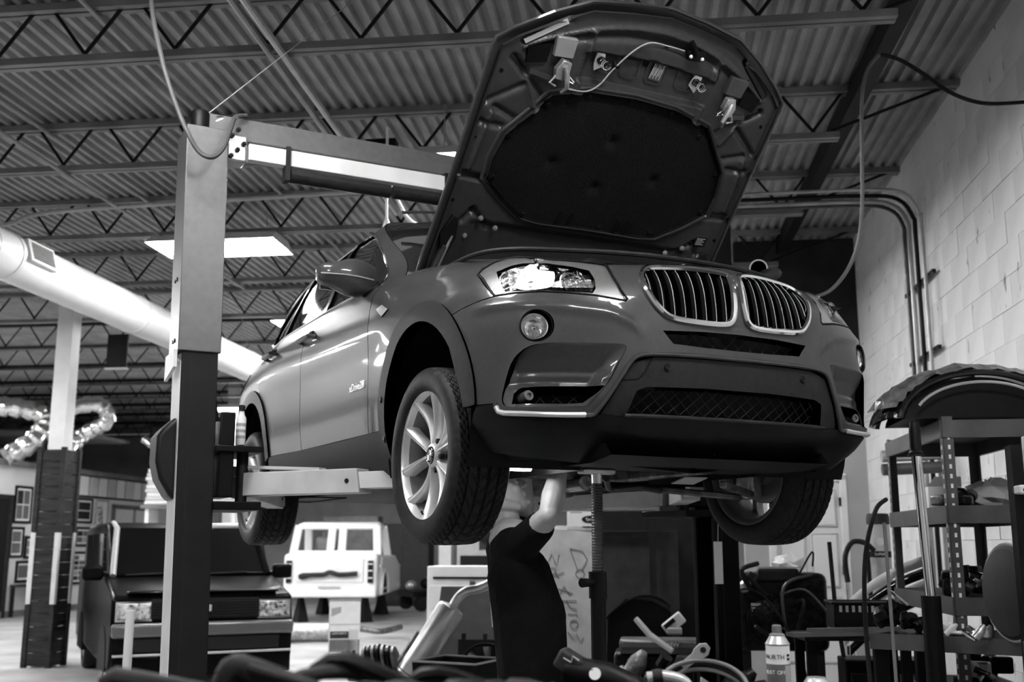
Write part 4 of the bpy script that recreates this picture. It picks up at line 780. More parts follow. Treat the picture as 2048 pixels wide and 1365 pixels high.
# conduits on the right wall
for k, (du, m_, rr) in enumerate(((0, 'steel_mid', .018), (.07, 'steel_light', .020), (.14, 'steel_dark', .018), (.21, 'steel_light', .015))):
    v = (9.25, 9.05, 8.80, 8.55)[k]
    q_ = UR - .05 - .012 * k
    pipe([BW(-1.5, v, 4.30 - .03 * k), BW(1.0, v, 4.30 - .03 * k), BW(q_ - .40, v, 4.30 - .03 * k), BW(q_ - .12, v, 4.26 - .03 * k), BW(q_ - .01, v, 4.12 - .04 * k), BW(q_, v, 3.9), BW(q_, v, 2.9), BW(q_, v, 1.0)], rr, m_, ['leftmost dark conduit of the bundle bending down the white wall', 'bright galvanised conduit in the bundle on the white wall', 'rightmost dark conduit of the bundle on the white wall', 'thin pale conduit in front of the bundle on the white wall'][k], 'wall_conduit')
for z in (3.5, 2.9, 2.4): tag(MB().box(BW(UR - .045, 8.90, z), (.03, .90, .03), -BYAW).obj('conduit_strap', 'steel_dark'), {3.5: 'topmost', 2.9: 'middle', 2.4: 'lowest'}[z] + ' steel strap across the conduits on the white wall', 'strap', 'conduit straps')
# ================================================================ DUCT
mat('duct_white', .9, .4, 0, .03, 6)
duct = bthing('air_duct', 'long white round ventilation duct hung along the left ceiling', 'duct', -5.42, 0, 3.85)
for a, b in ((5.0, 8.35), (8.36, 10.75), (10.76, 14.2), (14.21, 20.5)):
    MB().tube([(0, a, 0), (0, b, 0)], .205, 32).obj('duct_section', 'duct_white', duct); MB().tube([(0, b - .02, 0), (0, b + .03, 0)], .211, 32).obj('duct_collar', 'white_paint', duct)
for k in range(6): MB().tube([(.206 * cos(t), 7.2 + k * .16 , .206 * sin(t)) for t in np.linspace(0, 2 * pi, 33)[:-1]], .0025, 4, closed=True).obj('spiral_seam', 'light_grey', duct)
vt = MB().prism([(8.40, -.105), (8.82, -.105), (8.82, .105), (8.40, .105)], .19, .225, ((0, 0, 0), (0, 1, 0), (-.28, 0, .96), (.96, 0, .28))).obj('vent_grille', 'white_paint', duct, bevel=.004)
for k in range(8): MB().bar((.215 - .28 * (k - 3.5) * .02 + .004, 8.44, .063 + .96 * (k - 3.5) * .02), (.215 - .28 * (k - 3.5) * .02 + .004, 8.78, .063 + .96 * (k - 3.5) * .02), .008, .010).obj('vent_slot', 'ink', vt)
for v in (8.3, 10.7, 14.2): MB().tube([(.0, v, .2), (-.15, v, .82)], .003, 5).obj('hanger', 'light_grey', duct)
# ================================================================ COLUMNS
def column(u, v, label, wrap_h=2.52, wd=.27):
    c = bthing('support_column', label, 'column', u, v)
    MB().bb((-wd / 2, -wd / 2, 0), (wd / 2, wd / 2, HD)).obj('steel_column', 'white_paint', c)
    return c
c1 = column(-7.04, 12.35, 'white steel column with a dark plank wrap around its foot', wd=.20)
for k in range(17):
    z = .02 + k * .148
    MB().bb((-.165, -.17, z), (.165, -.14, z + .142)).obj('plank', 'wood_dark', c1, bevel=.004); MB().bb((.14, -.135, z), (.17, .165, z + .142)).obj('plank', 'wood_dark', c1, bevel=.004)
for x, y in ((-.150, -.165), (.155, -.17), (.160, .160)):
    MB().bb((x - .03, y - .02, 1.55), (x + .03, y + .03, 2.56)).obj('corner_board', 'wood_dark', c1, bevel=.003); MB().bb((x - .03, y - .02, .72), (x + .03, y + .03, 1.545)).obj('corner_board', 'cream_paint', c1, bevel=.003); MB().bb((x - .03, y - .02, .0), (x + .03, y + .03, .715)).obj('corner_board', 'wood_dark', c1, bevel=.003)
column(-8.62, 22.0, 'white steel column farther back, right of the lift post', wd=.26)
column(-4.2, 23.0, 'white steel column behind the white truck shell', wd=.26)
sg_ = bthing('hanging_sign', 'small dark square fixture hanging beside the plank column', 'sign', -6.55, 12.4, 3.55); MB().bb((0, 0, 0), (.26, .03, .42)).obj('panel', 'steel_dark', sg_); MB().bb((-.01, -.02, -.02), (.27, .05, .0)).obj('ledge', 'cream_paint', sg_); MB().tube([(.13, .015, .42), (.13, .015, 1.1)], .004, 5).obj('wire', 'light_grey', sg_)
# ================================================================ OFFICE (left wall)
ow = MB().bb((-.2, 13, 0), (0, 31, 2.95)).obj('wall_office', 'wall_office'); struct(bplace(ow, -12.5, 0))
struct(bplace(MB().bb((-12.49, 17.0, 0), (-12.44, 29, .12)).obj('baseboard_left', 'wood_mid'), 0, 0))
struct(bplace(MB().bb((-20, 13, 2.95), (-12.3, 31, 3.05)).obj('trim_1', 'wood_mid'), 0, 0))
dr = bthing('office_door', 'dark doorway in the office wall at the far left edge', 'door', -12.48, 19.7); MB().bb((-.01, -.75, 0), (.03, .45, 2.3)).obj('door_leaf', 'ink', dr); MB().bb((-.01, .45, 0), (.06, .55, 2.38)).bb((-.01, -.8, 2.3), (.06, .55, 2.38)).obj('door_frame', 'wood_dark', dr)
def picture(v0, v1, z0, z1, label, seed, art=3, fr='ink'):
    p = bthing('framed_picture', label, 'picture', -12.49, (v0 + v1) / 2, z0, 'pictures on the office wall'); w_ = (v1 - v0) / 2; h = z1 - z0; rn = random.Random(seed)
    MB().bb((0, -w_, 0), (.03, w_, .05)).bb((0, -w_, h - .05), (.03, w_, h)).bb((0, -w_, .05), (.03, -w_ + .05, h - .05)).bb((0, w_ - .05, .05), (.03, w_, h - .05)).obj('frame', fr, p); MB().bb((0, -w_ + .05, .05), (.012, w_ - .05, h - .05)).obj('mat_board', 'paper', p)
    nx = 2 if art > 3 else 1
    for k in range(art):
        i, j = k % nx, k // nx; ny = math.ceil(art / nx); cw = (2 * w_ - .16) / nx; ch = (h - .16) / ny
        MB().bb((.012, -w_ + .08 + i * cw + .015, .08 + j * ch + .012), (.016, -w_ + .08 + (i + 1) * cw - .015, .08 + (j + 1) * ch - .012)).obj('print', rn.choice(['ink_grey', 'mid_grey', 'dark_grey', 'light_grey']), p)
    return p
picture(20.36, 20.98, 1.83, 2.58, 'tall dark framed picture nearest the office doorway', 1, 4); picture(20.3, 20.78, 1.15, 1.76, 'framed picture below the tall one near the doorway', 2, 2); picture(20.85, 21.1, 1.13, 1.58, 'narrow framed picture beside the plank column', 3, 2); picture(20.6, 21.14, .66, 1.09, 'lowest framed picture left of the plank column', 4, 1)
picture(22.76, 23.46, 1.88, 2.44, 'framed document right of the plank column', 5, 2); picture(22.8, 23.46, 1.37, 1.80, 'small framed picture under the framed document', 6, 4); picture(22.68, 23.4, .55, 1.26, 'framed grid of nine photographs, lowest right of the column', 7, 9)
ps = picture(23.6, 24.18, 1.47, 2.44, 'white poster with slanted handwriting lettering by the window', 8, 0, 'light_grey'); text('BASE?', .28, 'ink', ps, (.02, .0, .48), frame3((0, -.25, 1), (0, -1, -.2)), 'poster_lettering')
for k, v in enumerate((23.46, 23.72)):
    for j in range(2): tag(bplace(MB().lathe([(.12, 0), (.12, .02), (0, .02)], (0, 0, 0), (1, 0, 0), 20).obj('wall_plaque', 'light_grey' if k else 'paper'), -12.49, v, 1.25 - j * .28), 'round pale plaque beside the photo grid, %s %s' % (('upper', 'lower')[j], ('left', 'right')[k]), 'plaque', 'round plaques on the office wall')
for k in range(11):
    v = 22.95 + k * .43; tag(bplace(MB().bb((0, -.17, 0), (.04, .17, .42)).obj('certificate', ('paper', 'cream_paint')[k % 2]), -12.46, v, 2.50), '%s white certificate from the plank column in the wall row' % ORD[k], 'certificate', 'row of certificates')
tag(bplace(MB().bb((0, -.2, 0), (.035, 4.8, .52)).obj('certificate_rail', 'ink'), -12.50, 22.7, 2.46), 'black backing rail behind the row of certificates', 'rail')
wn = bthing('office_window', 'bright office window behind the boxy dark car', 'window', -12.49, 25.5, .95); MB().bb((0, -1.1, 0), (.05, -1.0, 1.4)).bb((0, 1.0, 0), (.05, 1.1, 1.4)).bb((0, -1.1, 1.3), (.05, 1.1, 1.4)).bb((0, -1.1, 0), (.05, 1.1, .1)).bb((0, -.03, .1), (.05, .03, 1.3)).obj('window_frame', 'wood_mid', wn); MB().bb((0, -1.0, .1), (.02, 1.0, 1.3)).obj('pane', 'paper', wn)
tb = bthing('side_table', 'small dark table against the office wall at far left', 'table', -12.15, 20.75); MB().bb((-.3, -.35, .58), (.3, .35, .63)).obj('table_top', 'wood_dark', tb)
for x in (-.26, .26):
    for y in (-.31, .31): MB().bb((x - .03, y - .03, 0), (x + .03, y + .03, .58)).obj('leg', 'ink', tb)
# foil ducts and stored sheets on top of the office
def foil(pts, r, label):
    P = crom(pts, 10, False); mb = MB(); rr = [r * (1 + .10 * sin(i * 2.1)) for i in range(len(P))]; return tag(mb.tube(P, rr, 14).obj('foil_duct', 'foil'), label, 'duct')
foil([BW(-13.2, 19.6, 3.95), BW(-12.5, 19.8, 4.1), BW(-11.9, 20.2, 3.95), BW(-11.9, 20.0, 3.5), BW(-12.35, 19.7, 3.06)], .2, 'crinkled foil duct bending down left of the plank column')
foil([BW(-10.9, 19.0, 3.9), BW(-10.3, 19.3, 4.05), BW(-10.2, 19.5, 3.75), BW(-10.7, 19.6, 3.5), BW(-10.9, 19.3, 3.1)], .15, 'foil duct curling just right of the plank column')
foil([BW(-10.4, 21.5, 3.6), BW(-9.9, 21.5, 3.35), BW(-9.6, 21.6, 3.75), BW(-9.45, 21.6, 4.0), BW(-9.1, 21.6, 3.65), BW(-8.95, 21.6, 3.6), BW(-8.9, 21.6, 3.0)], .09, 'bright foil draped in a peak above the stacked sheets')
bk = bthing('black_tarp', 'black tarp hung above the office roof behind the foil', 'tarp', -9.9, 22.5, 2.6); MB().bb((-.9, 0, .0), (1.1, .3, 1.45)).obj('tarp_sheet', 'ink', bk, bevel=.1)
st = bthing('shelf_deck', 'storage shelf beam above the office wall by the foil duct', 'shelf', -13.4, 22.6, 3.05); MB().bb((-1.5, -2, .55), (1.9, -1.9, .68)).obj('front_beam', 'steel_dark', st); MB().bb((-1.5, -1.95, .60), (1.9, .5, .66)).obj('deck_board', 'wood_mid', st)
for x in (-1.4, 0, 1.8): MB().bb((x, -1.98, 0), (x + .08, -1.9, .55)).obj('shelf_leg', 'steel_dark', st)
for k in range(9): tag(bplace(MB().bb((-.95, -.25, 0), (.95, .3, .075)).obj('folded_sheet', 'cream_paint' if k % 2 else 'paper', bevel=.02), -9.0 + .02 * (k % 3), 21.0, 2.20 + .08 * k), '%s folded white sheet from the bottom of the stack above the office' % ORD[k], 'sheet', 'stacked white sheets')
pf = bthing('storage_platform', 'platform that carries the stacked white sheets', 'platform', -9.0, 21.0); MB().bb((-1.0, -.3, 2.12), (1.0, .35, 2.19)).obj('deck', 'wood_mid', pf)
for x in (-.9, .9): MB().bb((x - .04, -.2, 0), (x + .04, .2, 2.12)).obj('leg', 'white_paint', pf)
# ================================================================ MECHANIC
man = thing('person', 'mechanic in a black t-shirt reaching up under the raised vehicle', 'person', (-.275, .325, 0), -R(26.9))
def blob(mb, pts, rad, n=14):
    """capsule chain with per-point radii; radius may be (ra, rb) for elliptical sections is avoided, use several chains"""
    mb.tube([Vector(p) for p in pts], rad, n)
    for p, r in zip(pts, rad): mb.sphere(p, r, 14, 8)
def ell(mb, c, r, rot=None, n=20, m=14):
    k = len(mb.v); mb.sphere((0, 0, 0), r, n, m)
    for i in range(k, len(mb.v)):
        p = Vector(mb.v[i]); p = (rot @ p) if rot is not None else p; mb.v[i] = tuple(p + Vector(c))
body = MB(); TL = R(29); hf = Vector((cos(TL), 0, sin(TL))); hu = Vector((-sin(TL), 0, cos(TL))); hb = Vector((0, 1, 0)); HC = Vector((-.116, 0, 1.634))
Hm = Matrix((hf, hb, hu)).transposed()
def hpnt(f, b, u): return HC + hf * f + hb * b + hu * u
ell(body, hpnt(-.012, 0, .035), (.098, .078, .098), Hm); ell(body, hpnt(.018, 0, -.03), (.072, .066, .085), Hm); ell(body, hpnt(.048, 0, -.088), (.038, .042, .034), Hm)   # skull, face, chin
for s in (-1, 1):
    blob(body, [hpnt(-.02, s * .062, -.055), hpnt(.03, s * .045, -.092)], [.026, .022]); ell(body, hpnt(.06, s * .036, -.02), (.022, .026, .024), Hm)      # jaw, cheek
    ell(body, hpnt(-.010, s * .080, -.008), (.020, .010, .032), Hm); ell(body, hpnt(-.004, s * .082, -.034), (.010, .008, .012), Hm)                     # ear, lobe
    ell(body, hpnt(.082, s * .030, .024), (.014, .024, .010), Hm)                                                                                        # brow
blob(body, [hpnt(.086, 0, .018), hpnt(.100, 0, -.008), hpnt(.108, 0, -.022)], [.010, .012, .014]); ell(body, hpnt(.098, .012, -.026), (.010, .009, .008), Hm); ell(body, hpnt(.098, -.012, -.026), (.010, .009, .008), Hm)  # nose
ell(body, hpnt(.084, 0, -.052), (.011, .024, .006), Hm); ell(body, hpnt(.082, 0, -.064), (.011, .021, .007), Hm); ell(body, hpnt(.078, 0, -.098), (.018, .022, .016), Hm)
blob(body, [(-.10, 0, 1.47), (-.095, 0, 1.52), hpnt(-.03, 0, -.06)], [.070, .062, .058])
# torso core, legs
for b in (-.09, 0, .09): blob(body, [(-.07, b, 1.42), (-.02, b, 1.22), (.02, b, 1.02), (.02, b, .92)], [.10, .125, .135, .12])
for s in (-1, 1):
    blob(body, [(.02, s * .10, .92), (.03, s * .11, .52), (.0, s * .115, .10)], [.095, .06, .045]); blob(body, [(-.03, s * .115, .05), (.10, s * .13, .035), (.16, s * .135, .03)], [.04, .04, .03])
# arms raised; hands with five fingers
def armh(sh, el, wr, sd, fd):
    sh, el, wr = Vector(sh), Vector(el), Vector(wr); m1 = el.lerp(wr, .35)
    blob(body, [sh, sh.lerp(el, .5), el, m1, el.lerp(wr, .7), wr], [.062, .058, .047, .051, .040, .031])
    d = (wr - el).normalized(); a = Vector(fd); a = (a - d * a.dot(d)).normalized(); w_ = d.cross(a)      # a: palm normal, w_: across the palm
    for k in range(4): blob(body, [wr + d * .01 + w_ * (k - 1.5) * .010, wr + d * .085 + w_ * (k - 1.5) * .020], [.019, .015])
    for k, L in enumerate((.072, .080, .075, .060)):
        r0 = wr + d * .088 + w_ * (k - 1.5) * .021
        p1 = r0 + d * L * .42 + a * .012; p2 = p1 + d * L * .20 + a * L * .26; p3 = p2 - d * L * .02 + a * L * .24
        blob(body, [r0, p1, p2, p3], [.0092, .0088, .0080, .0070], 8)
    t0 = wr + d * .025 + w_ * -.030; t1 = t0 + d * .03 - w_ * .022 + a * .012; t2 = t1 + d * .026 - w_ * .002 + a * .018; blob(body, [t0, t1, t2], [.013, .011, .009], 8)
armh((-.03, -.19, 1.40), (.085, -.37, 1.52), (.137, -.30, 1.745), -1, (.5, .8, 0)); armh((-.05, .19, 1.40), (-.015, .37, 1.52), (-.005, .30, 1.72), 1, (.6, -.8, 0))
bo = body.obj('body', 'skin', man)
def remesh(o, vox, it=4, fac=.6):
    r = o.modifiers.new('remesh', 'REMESH'); r.mode = 'VOXEL'; r.voxel_size = vox; r.use_smooth_shade = True
    s = o.modifiers.new('smooth', 'SMOOTH'); s.factor = fac; s.iterations = it
remesh(bo, .0048, 3, .5)
for s in (-1, 1): MB().sphere(hpnt(.075, s * .031, .004), .012, 12, 8).obj('eye', 'paper', bo); MB().sphere(hpnt(.0845, s * .031, .007), .0055, 8, 6).obj('iris', 'ink', bo)
hr = MB(); ell(hr, hpnt(-.024, 0, .048), (.098, .083, .095), Hm); ell(hr, hpnt(-.06, 0, .0), (.055, .072, .085), Hm); ho = hr.obj('hair', 'hair', man); remesh(ho, .008, 2)
sh_ = MB()
for b in (-.115, -.04, .04, .115): blob(sh_, [(-.075, b, 1.38), (-.035, b, 1.26), (.005, b, 1.10), (.015, b, .95), (.015, b, .86)], [.118 - abs(b) * .2, .142, .160, .155, .148])
blob(sh_, [(-.065, -.15, 1.395), (-.085, 0, 1.425), (-.065, .15, 1.395)], [.085, .09, .085])
blob(sh_, [(-.035, -.18, 1.395), (.045, -.295, 1.472)], [.078, .066]); blob(sh_, [(-.05, .18, 1.395), (-.03, .30, 1.47)], [.078, .066])
so = sh_.obj('t_shirt', 'shirt', man); remesh(so, .009, 3, .5)
MB().tube([(-.088 + .072 * cos(t), .078 * sin(t), 1.492 + .02 * cos(t)) for t in np.linspace(0, 2 * pi, 25)[:-1]], .008, 8, closed=True).obj('collar', 'shirt', man)
MB().tube(crom([(-.155, -.145, 1.25), (-.145, -.153, 1.235), (-.13, -.158, 1.245), (-.135, -.16, 1.225), (-.12, -.162, 1.215), (-.112, -.164, 1.235), (-.122, -.163, 1.245)], 6, False), .0032, 6).obj('shirt_print', 'paper', man)
MB().tube(crom([(-.16, -.135, 1.20), (-.155, -.14, 1.12), (-.15, -.142, 1.06)], 6, False), .003, 6).obj('shirt_print', 'paper', man)
tr = MB()
for s in (-1, 1): blob(tr, [(.02, s * .095, .90), (.03, s * .11, .52), (.0, s * .115, .13)], [.115, .085, .070])
blob(tr, [(.015, -.08, .92), (.015, .08, .92)], [.135, .135]); to = tr.obj('trousers', 'dark_grey', man); remesh(to, .010, 3)
for s in (-1, 1):
    b = MB(); blob(b, [(-.045, s * .115, .055), (.09, s * .13, .05), (.18, s * .137, .045)], [.05, .05, .042]); o = b.obj('shoe', 'rubber', man); remesh(o, .009, 2)
# ================================================================ screw stand and work light
js = thing('jack_stand', 'tall threaded screw stand propped under the front of the raised vehicle', 'stand', (-.317, -.337, 0))
MB().bb((-.20, -.20, 0), (.20, .20, .02)).obj('base_plate', 'steel_dark', js, bevel=.004); MB().cyl((0, 0, .02), (0, 0, 1.25), .030, 20).obj('lower_tube', 'black_steel', js)
MB().lathe([(.036, 1.20), (.036, 1.30), (.026, 1.30)], (0, 0, 0), (0, 0, 1), 20).obj('collar', 'black_steel', js); MB().tube([(-.03, -.01, 1.26), (-.09, -.03, 1.26)], [.014, .018], 10).obj('locking_knob', 'black_plastic', js)
MB().lathe([(.021 + (.003 if k % 2 else 0), 1.30 + k * .0055) for k in range(62)], (0, 0, 0), (0, 0, 1), 16).obj('threaded_rod', 'steel_mid', js)
MB().lathe([(.021, 1.635), (.022, 1.675), (.010, 1.678)], (0, 0, 0), (0, 0, 1), 16).obj('rod_neck', 'galv', js); MB().bb((-.075, -.025, 1.672), (.075, .025, 1.692)).obj('top_saddle', 'galv', js, bevel=.006)
wlt = thing('work_light', 'bright work light strip hung under the engine beside the mechanic', 'lamp', (-.535, -.10, 1.708)); MB().tube([(-.05, 0, 0), (.05, 0, .0)], .016, 12).obj('light_tube', mat('work_tube', .9, .5, 0, 0, emit=80), wlt); MB().tube([(-.07, 0, .02), (.07, 0, .02)], .020, 10).obj('lamp_housing', 'black_plastic', wlt); MB().tube([(0, 0, .03), (0, .02, .1)], .003, 5).obj('hook', 'steel_mid', wlt)
# ================================================================ BOXY DARK CAR (behind the lift post)
mat('car_black', .003, .3, 0, 0, coat=.05, spec=.02); mat('car_bumper', .10, .3, .3, .05, 20, coat=.5); mat('crystal', .5, .15, .9, .95, 28, 1.0, 60); mat('truck_white', .85, .4, 0, .04, 4, coat=.3)
xb = thing('boxy_car', 'boxy dark compact car parked behind the lift post', 'car', (-.36, 6.72, 0), R(-1))
YZ = ((0, 0, 0), (0, 1, 0), (0, 0, 1), (1, 0, 0))
def yz(poly, x0, x1, m, name, parent, bevel=.02): return MB().prism(poly, x0, x1, YZ).obj(name, m, parent, bevel=bevel, seg=3)
yz([(.02, .36), (.0, .62), (.06, .93), (.75, 1.08), (1.0, 1.10), (3.85, 1.10), (3.90, .5), (3.85, .30), (.1, .24)], -.845, .845, 'car_black', 'lower_body', xb, .05)
yz([(.82, 1.09), (1.32, 1.58), (1.55, 1.635), (3.5, 1.64), (3.85, 1.55), (3.88, 1.09)], -.80, .80, 'car_black', 'cabin', xb, .05)
MB().add([(-.70, .865, 1.12), (.70, .865, 1.12), (.66, 1.30, 1.55), (-.66, 1.30, 1.55)], [(0, 1, 2, 3)]).obj('windshield', 'glass_dark', xb)
for s in (-1, 1):
    MB().tube([(s * .77, .82, 1.10), (s * .71, 1.31, 1.575), (s * .72, 1.6, 1.63)], .03, 8).obj('pillar_trim', 'silver' if s < 0 else 'car_black', xb)
    for a, b in ((1.15, 1.95), (2.02, 2.8), (2.87, 3.55)): MB().add([(s * .803, a, 1.14), (s * .803, b, 1.14), (s * .803, b, 1.52), (s * .803, a + (.28 if a < 1.2 else 0), 1.52)], [(0, 1, 2, 3)]).obj('side_window', 'glass_dark', xb)
    MB().box((s * .95, .95, 1.13), (.20, .12, .15)).obj('side_mirror', 'car_black', xb, bevel=.035, seg=3); MB().bar((s * .80, .95, 1.10), (s * .9, .95, 1.12), .05, .04).obj('mirror_arm', 'car_black', xb)
    hl = MB().bb((s * .50, -.012, .72), (s * .80, .10, .87)).obj('headlight', 'crystal', xb, bevel=.012); MB().bb((s * .49, -.005, .705), (s * .815, .02, .885)).obj('headlight_bezel', 'chrome', hl)
    MB().bb((s * .46, -.028, .445), (s * .70, .0, .505)).obj('turn_lamp', 'light_grey', xb, bevel=.004)
    for y in (.62, 3.12):
        wq = bpy.data.objects.new('wheel', None); COL.objects.link(wq); wq.parent = xb; wq.location = (s * .72, y, .30)
        MB().lathe([(.19, -.09), (.28, -.085), (.30, -.06), (.30, .06), (.28, .085), (.19, .09)], (0, 0, 0), (1, 0, 0), 32, False).obj('tire', 'rubber', wq); MB().lathe([(.2, s * .06), (.19, s * .08), (.05, s * .07), (0, s * .075)], (0, 0, 0), (1, 0, 0), 24).obj('rim', 'alu', wq)
    for y in (.62, 3.12): MB().prism([(y + .34 * cos(t), .30 + .34 * sin(t)) for t in np.linspace(-.2, pi + .2, 20)], s * .80, s * .852, YZ).obj('wheel_arch', 'inner_black', xb)
MB().bb((-.50, -.01, .72), (.50, .05, .90)).obj('grille', 'ink', xb)
for k in range(6): MB().bb((-.49, -.022, .735 + k * .026), (.49, -.008, .744 + k * .026)).obj('grille_bar', 'steel_dark', xb)
gb = MB().bb((-.045, -.035, .785), (.045, -.02, .845)).obj('grille_badge', 'silver', xb, bevel=.004); MB().tube([(-.02, -.037, .83), (.02, -.037, .815), (-.02, -.037, .80)], .004, 5).obj('badge_mark', 'ink', gb)
MB().bb((-.84, -.05, .56), (.84, .08, .69)).obj('bumper', 'car_bumper', xb, bevel=.03, seg=3); MB().bb((-.70, -.03, .43), (.70, .02, .55)).obj('lower_intake', 'ink', xb); MB().bb((-.82, -.045, .395), (.82, .0, .415)).obj('bumper_lip', 'silver', xb, bevel=.004); MB().bb((-.82, -.03, .20), (.82, .06, .40)).obj('chin_spoiler', 'car_black', xb, bevel=.02)
MB().bb((-.70, .05, .955), (.70, .75, .975)).obj('hood_crease', 'car_black', xb, bevel=.01)
for x in (-.35, .30): MB().tube([(x - .3, .84, 1.105), (x + .25, .85, 1.125)], .010, 6).obj('wiper', 'ink', xb)
# ================================================================ WHITE TRUCK SHELL on stands
ts = thing('truck_shell', 'stripped white truck body shell seen from behind on stands', 'truck', (3.0 - 2.73, 14.05, 0))
ts.location = (3.62, 15.53, 0); ts.rotation_euler = (0, 0, -R(28)); TM = Matrix.Translation((3.62, 15.53, 0)) @ Matrix.Rotation(-R(28), 4, 'Z')
yz([(0, .50), (.02, 1.20), (.10, 1.24), (.55, 1.24), (.55, .46)], -.86, .86, 'truck_white', 'tailgate_body', ts, .05)
MB().bb((-.62, -.02, .72), (.62, .02, 1.16)).obj('tailgate', 'truck_white', ts, bevel=.02); MB().bb((-.20, -.035, .62), (.20, .01, .655)).obj('plate_recess', 'light_grey', ts); MB().bb((-.86, -.05, .46), (.86, .1, .60)).obj('rear_sill', 'truck_white', ts, bevel=.03)
yz([(.55, .46), (.55, 1.22), (2.6, 1.20), (3.4, 1.0), (3.4, .46)], -.88, .88, 'truck_white', 'side_body', ts, .06)
for s in (-1, 1):
    MB().bb((s * .70, -.045, .72), (s * .80, .0, 1.12)).obj('tail_lamp_opening', 'ink', ts); 
    for z in (.80, .93, 1.05): MB().bb((s * .705, -.05, z), (s * .795, -.04, z + .02)).obj('lamp_divider', 'truck_white', ts)
    MB().tube([(s * .89, .9 + .45 * cos(t), .50 + .45 * sin(t)) for t in np.linspace(0, pi, 16)], .035, 6).obj('wheel_arch', 'truck_white', ts); MB().prism([(.9 + .4 * cos(t), .50 + .4 * sin(t)) for t in np.linspace(0, pi, 16)], s * .86, s * .884, YZ).obj('wheel_well', 'ink', ts)
    MB().bar((s * .895, .2, 1.02), (s * .895, 3.2, .98), .02, .04).obj('body_crease', 'truck_white', ts); MB().bar((s * .895, .3, .60), (s * .895, 3.2, .58), .02, .03).obj('body_crease', 'truck_white', ts)
# cab frame with open windows
for x, y0, z0, y1, z1 in ((-.80, .50, 1.20, .72, 1.76), (.80, .50, 1.20, .72, 1.76), (-.10, .50, 1.2, .70, 1.76), (.12, .50, 1.2, .70, 1.76), (-.80, 1.9, 1.2, 1.6, 1.76), (.80, 1.9, 1.2, 1.6, 1.76)): MB().bar((x, y0, z0), (x * .93, y1, z1), .15, .10, (0, 1, 0)).obj('cab_pillar', 'truck_white', ts, bevel=.02)
MB().bb((-.80, .46, 1.16), (.80, .62, 1.30)).obj('window_sill', 'truck_white', ts, bevel=.02); yz([(.62, 1.70), (.70, 1.80), (1.1, 1.84), (1.7, 1.80), (1.75, 1.70)], -.78, .78, 'truck_white', 'roof', ts, .05)
MB().bb((-.45, .8, 1.28), (-.05, 1.0, 1.56)).obj('seat_back', 'mid_grey', ts, bevel=.06)
for x in (-.6, .6):
    for y in (.4, 2.6): MB().tube([(x, y, 0), (x, y, .47)], [.16, .05], 4).obj('stand_leg', 'steel_dark', ts)
sl = tag(MB().tube(crom([TM @ Vector(q) for q in ((-.55, -.09, .83), (-.35, -.10, .86), (-.10, -.10, .87), (.02, -.10, .91), (.2, -.10, .87), (.52, -.08, .89))], 6, False), [.04, .05, .055, .06, .055, .05] + [.045] * 25, 10).obj('rolled_cloth', 'dark_grey'), 'dark rolled cloth lying against the white tailgate', 'cloth')
# cardboard box in front of it
bxo = thing('printed_box', 'tall printed carton standing on the floor beyond the boxy car', 'box', (1.33, 8.35, 0), -R(16)); 
bxo.location = (1.93, 9.5, 0)
MB().bb((-.19, -.13, 0), (.19, .13, .70)).obj('carton', 'paper', bxo, bevel=.004); MB().bb((-.185, -.136, .03), (.185, -.130, .24)).obj('print_block', 'mid_grey', bxo); MB().bb((-.18, -.136, .255), (.05, -.130, .34)).obj('print_block', 'dark_grey', bxo); text('LAMI PARTY', .034, 'paper', bxo, (-.065, -.138, .315), (R(90), 0, 0)); 
MB().prism([(-.17, .52), (-.05, .57), (-.05, .64), (-.17, .62)], .130, .134, ((0, 0, 0), (1, 0, 0), (0, 0, 1), (0, -1, 0))).obj('print_block', 'light_grey', bxo); MB().bb((.05, -.136, .06), (.17, -.131, .36)).obj('print_picture', 'cream_paint', bxo); MB().bb((-.18, -.138, .05), (-.03, -.132, .09)).obj('print_label', 'paper', bxo); MB().bb((.10, -.138, .05), (.14, -.132, .11)).obj('print_label', 'ink', bxo); MB().bb((-.19, -.135, .42), (.19, -.131, .428)).obj('print_line', 'light_grey', bxo)
MB().add([(-.19, -.13, .70), (.19, -.13, .70), (.19, -.16, .735), (-.19, -.16, .735)], [(0, 1, 2, 3)]).obj('box_flap', 'card', bxo); 
# loose exhaust on the floor behind the box
ex = thing('loose_muffler', 'loose muffler and pipe lying on the floor behind the carton', 'muffler', (2.2, 12.0, 0)); MB().lathe([(.03, -.5), (.12, -.45), (.13, -.3), (.13, .3), (.12, .42), (.03, .48)], (0, 0, .135), (1, -.2, 0), 20).obj('muffler_body', 'cast_light', ex); MB().tube(crom([(.45, -.1, .13), (.8, .0, .16), (1.1, -.1, .12), (1.5, .1, .16)], 5, False), .045, 10).obj('exhaust_pipe', 'cast_metal', ex); MB().tube([(-.45, .1, .13), (-.65, .12, .2)], .04, 8).obj('inlet_pipe', 'cast_metal', ex)
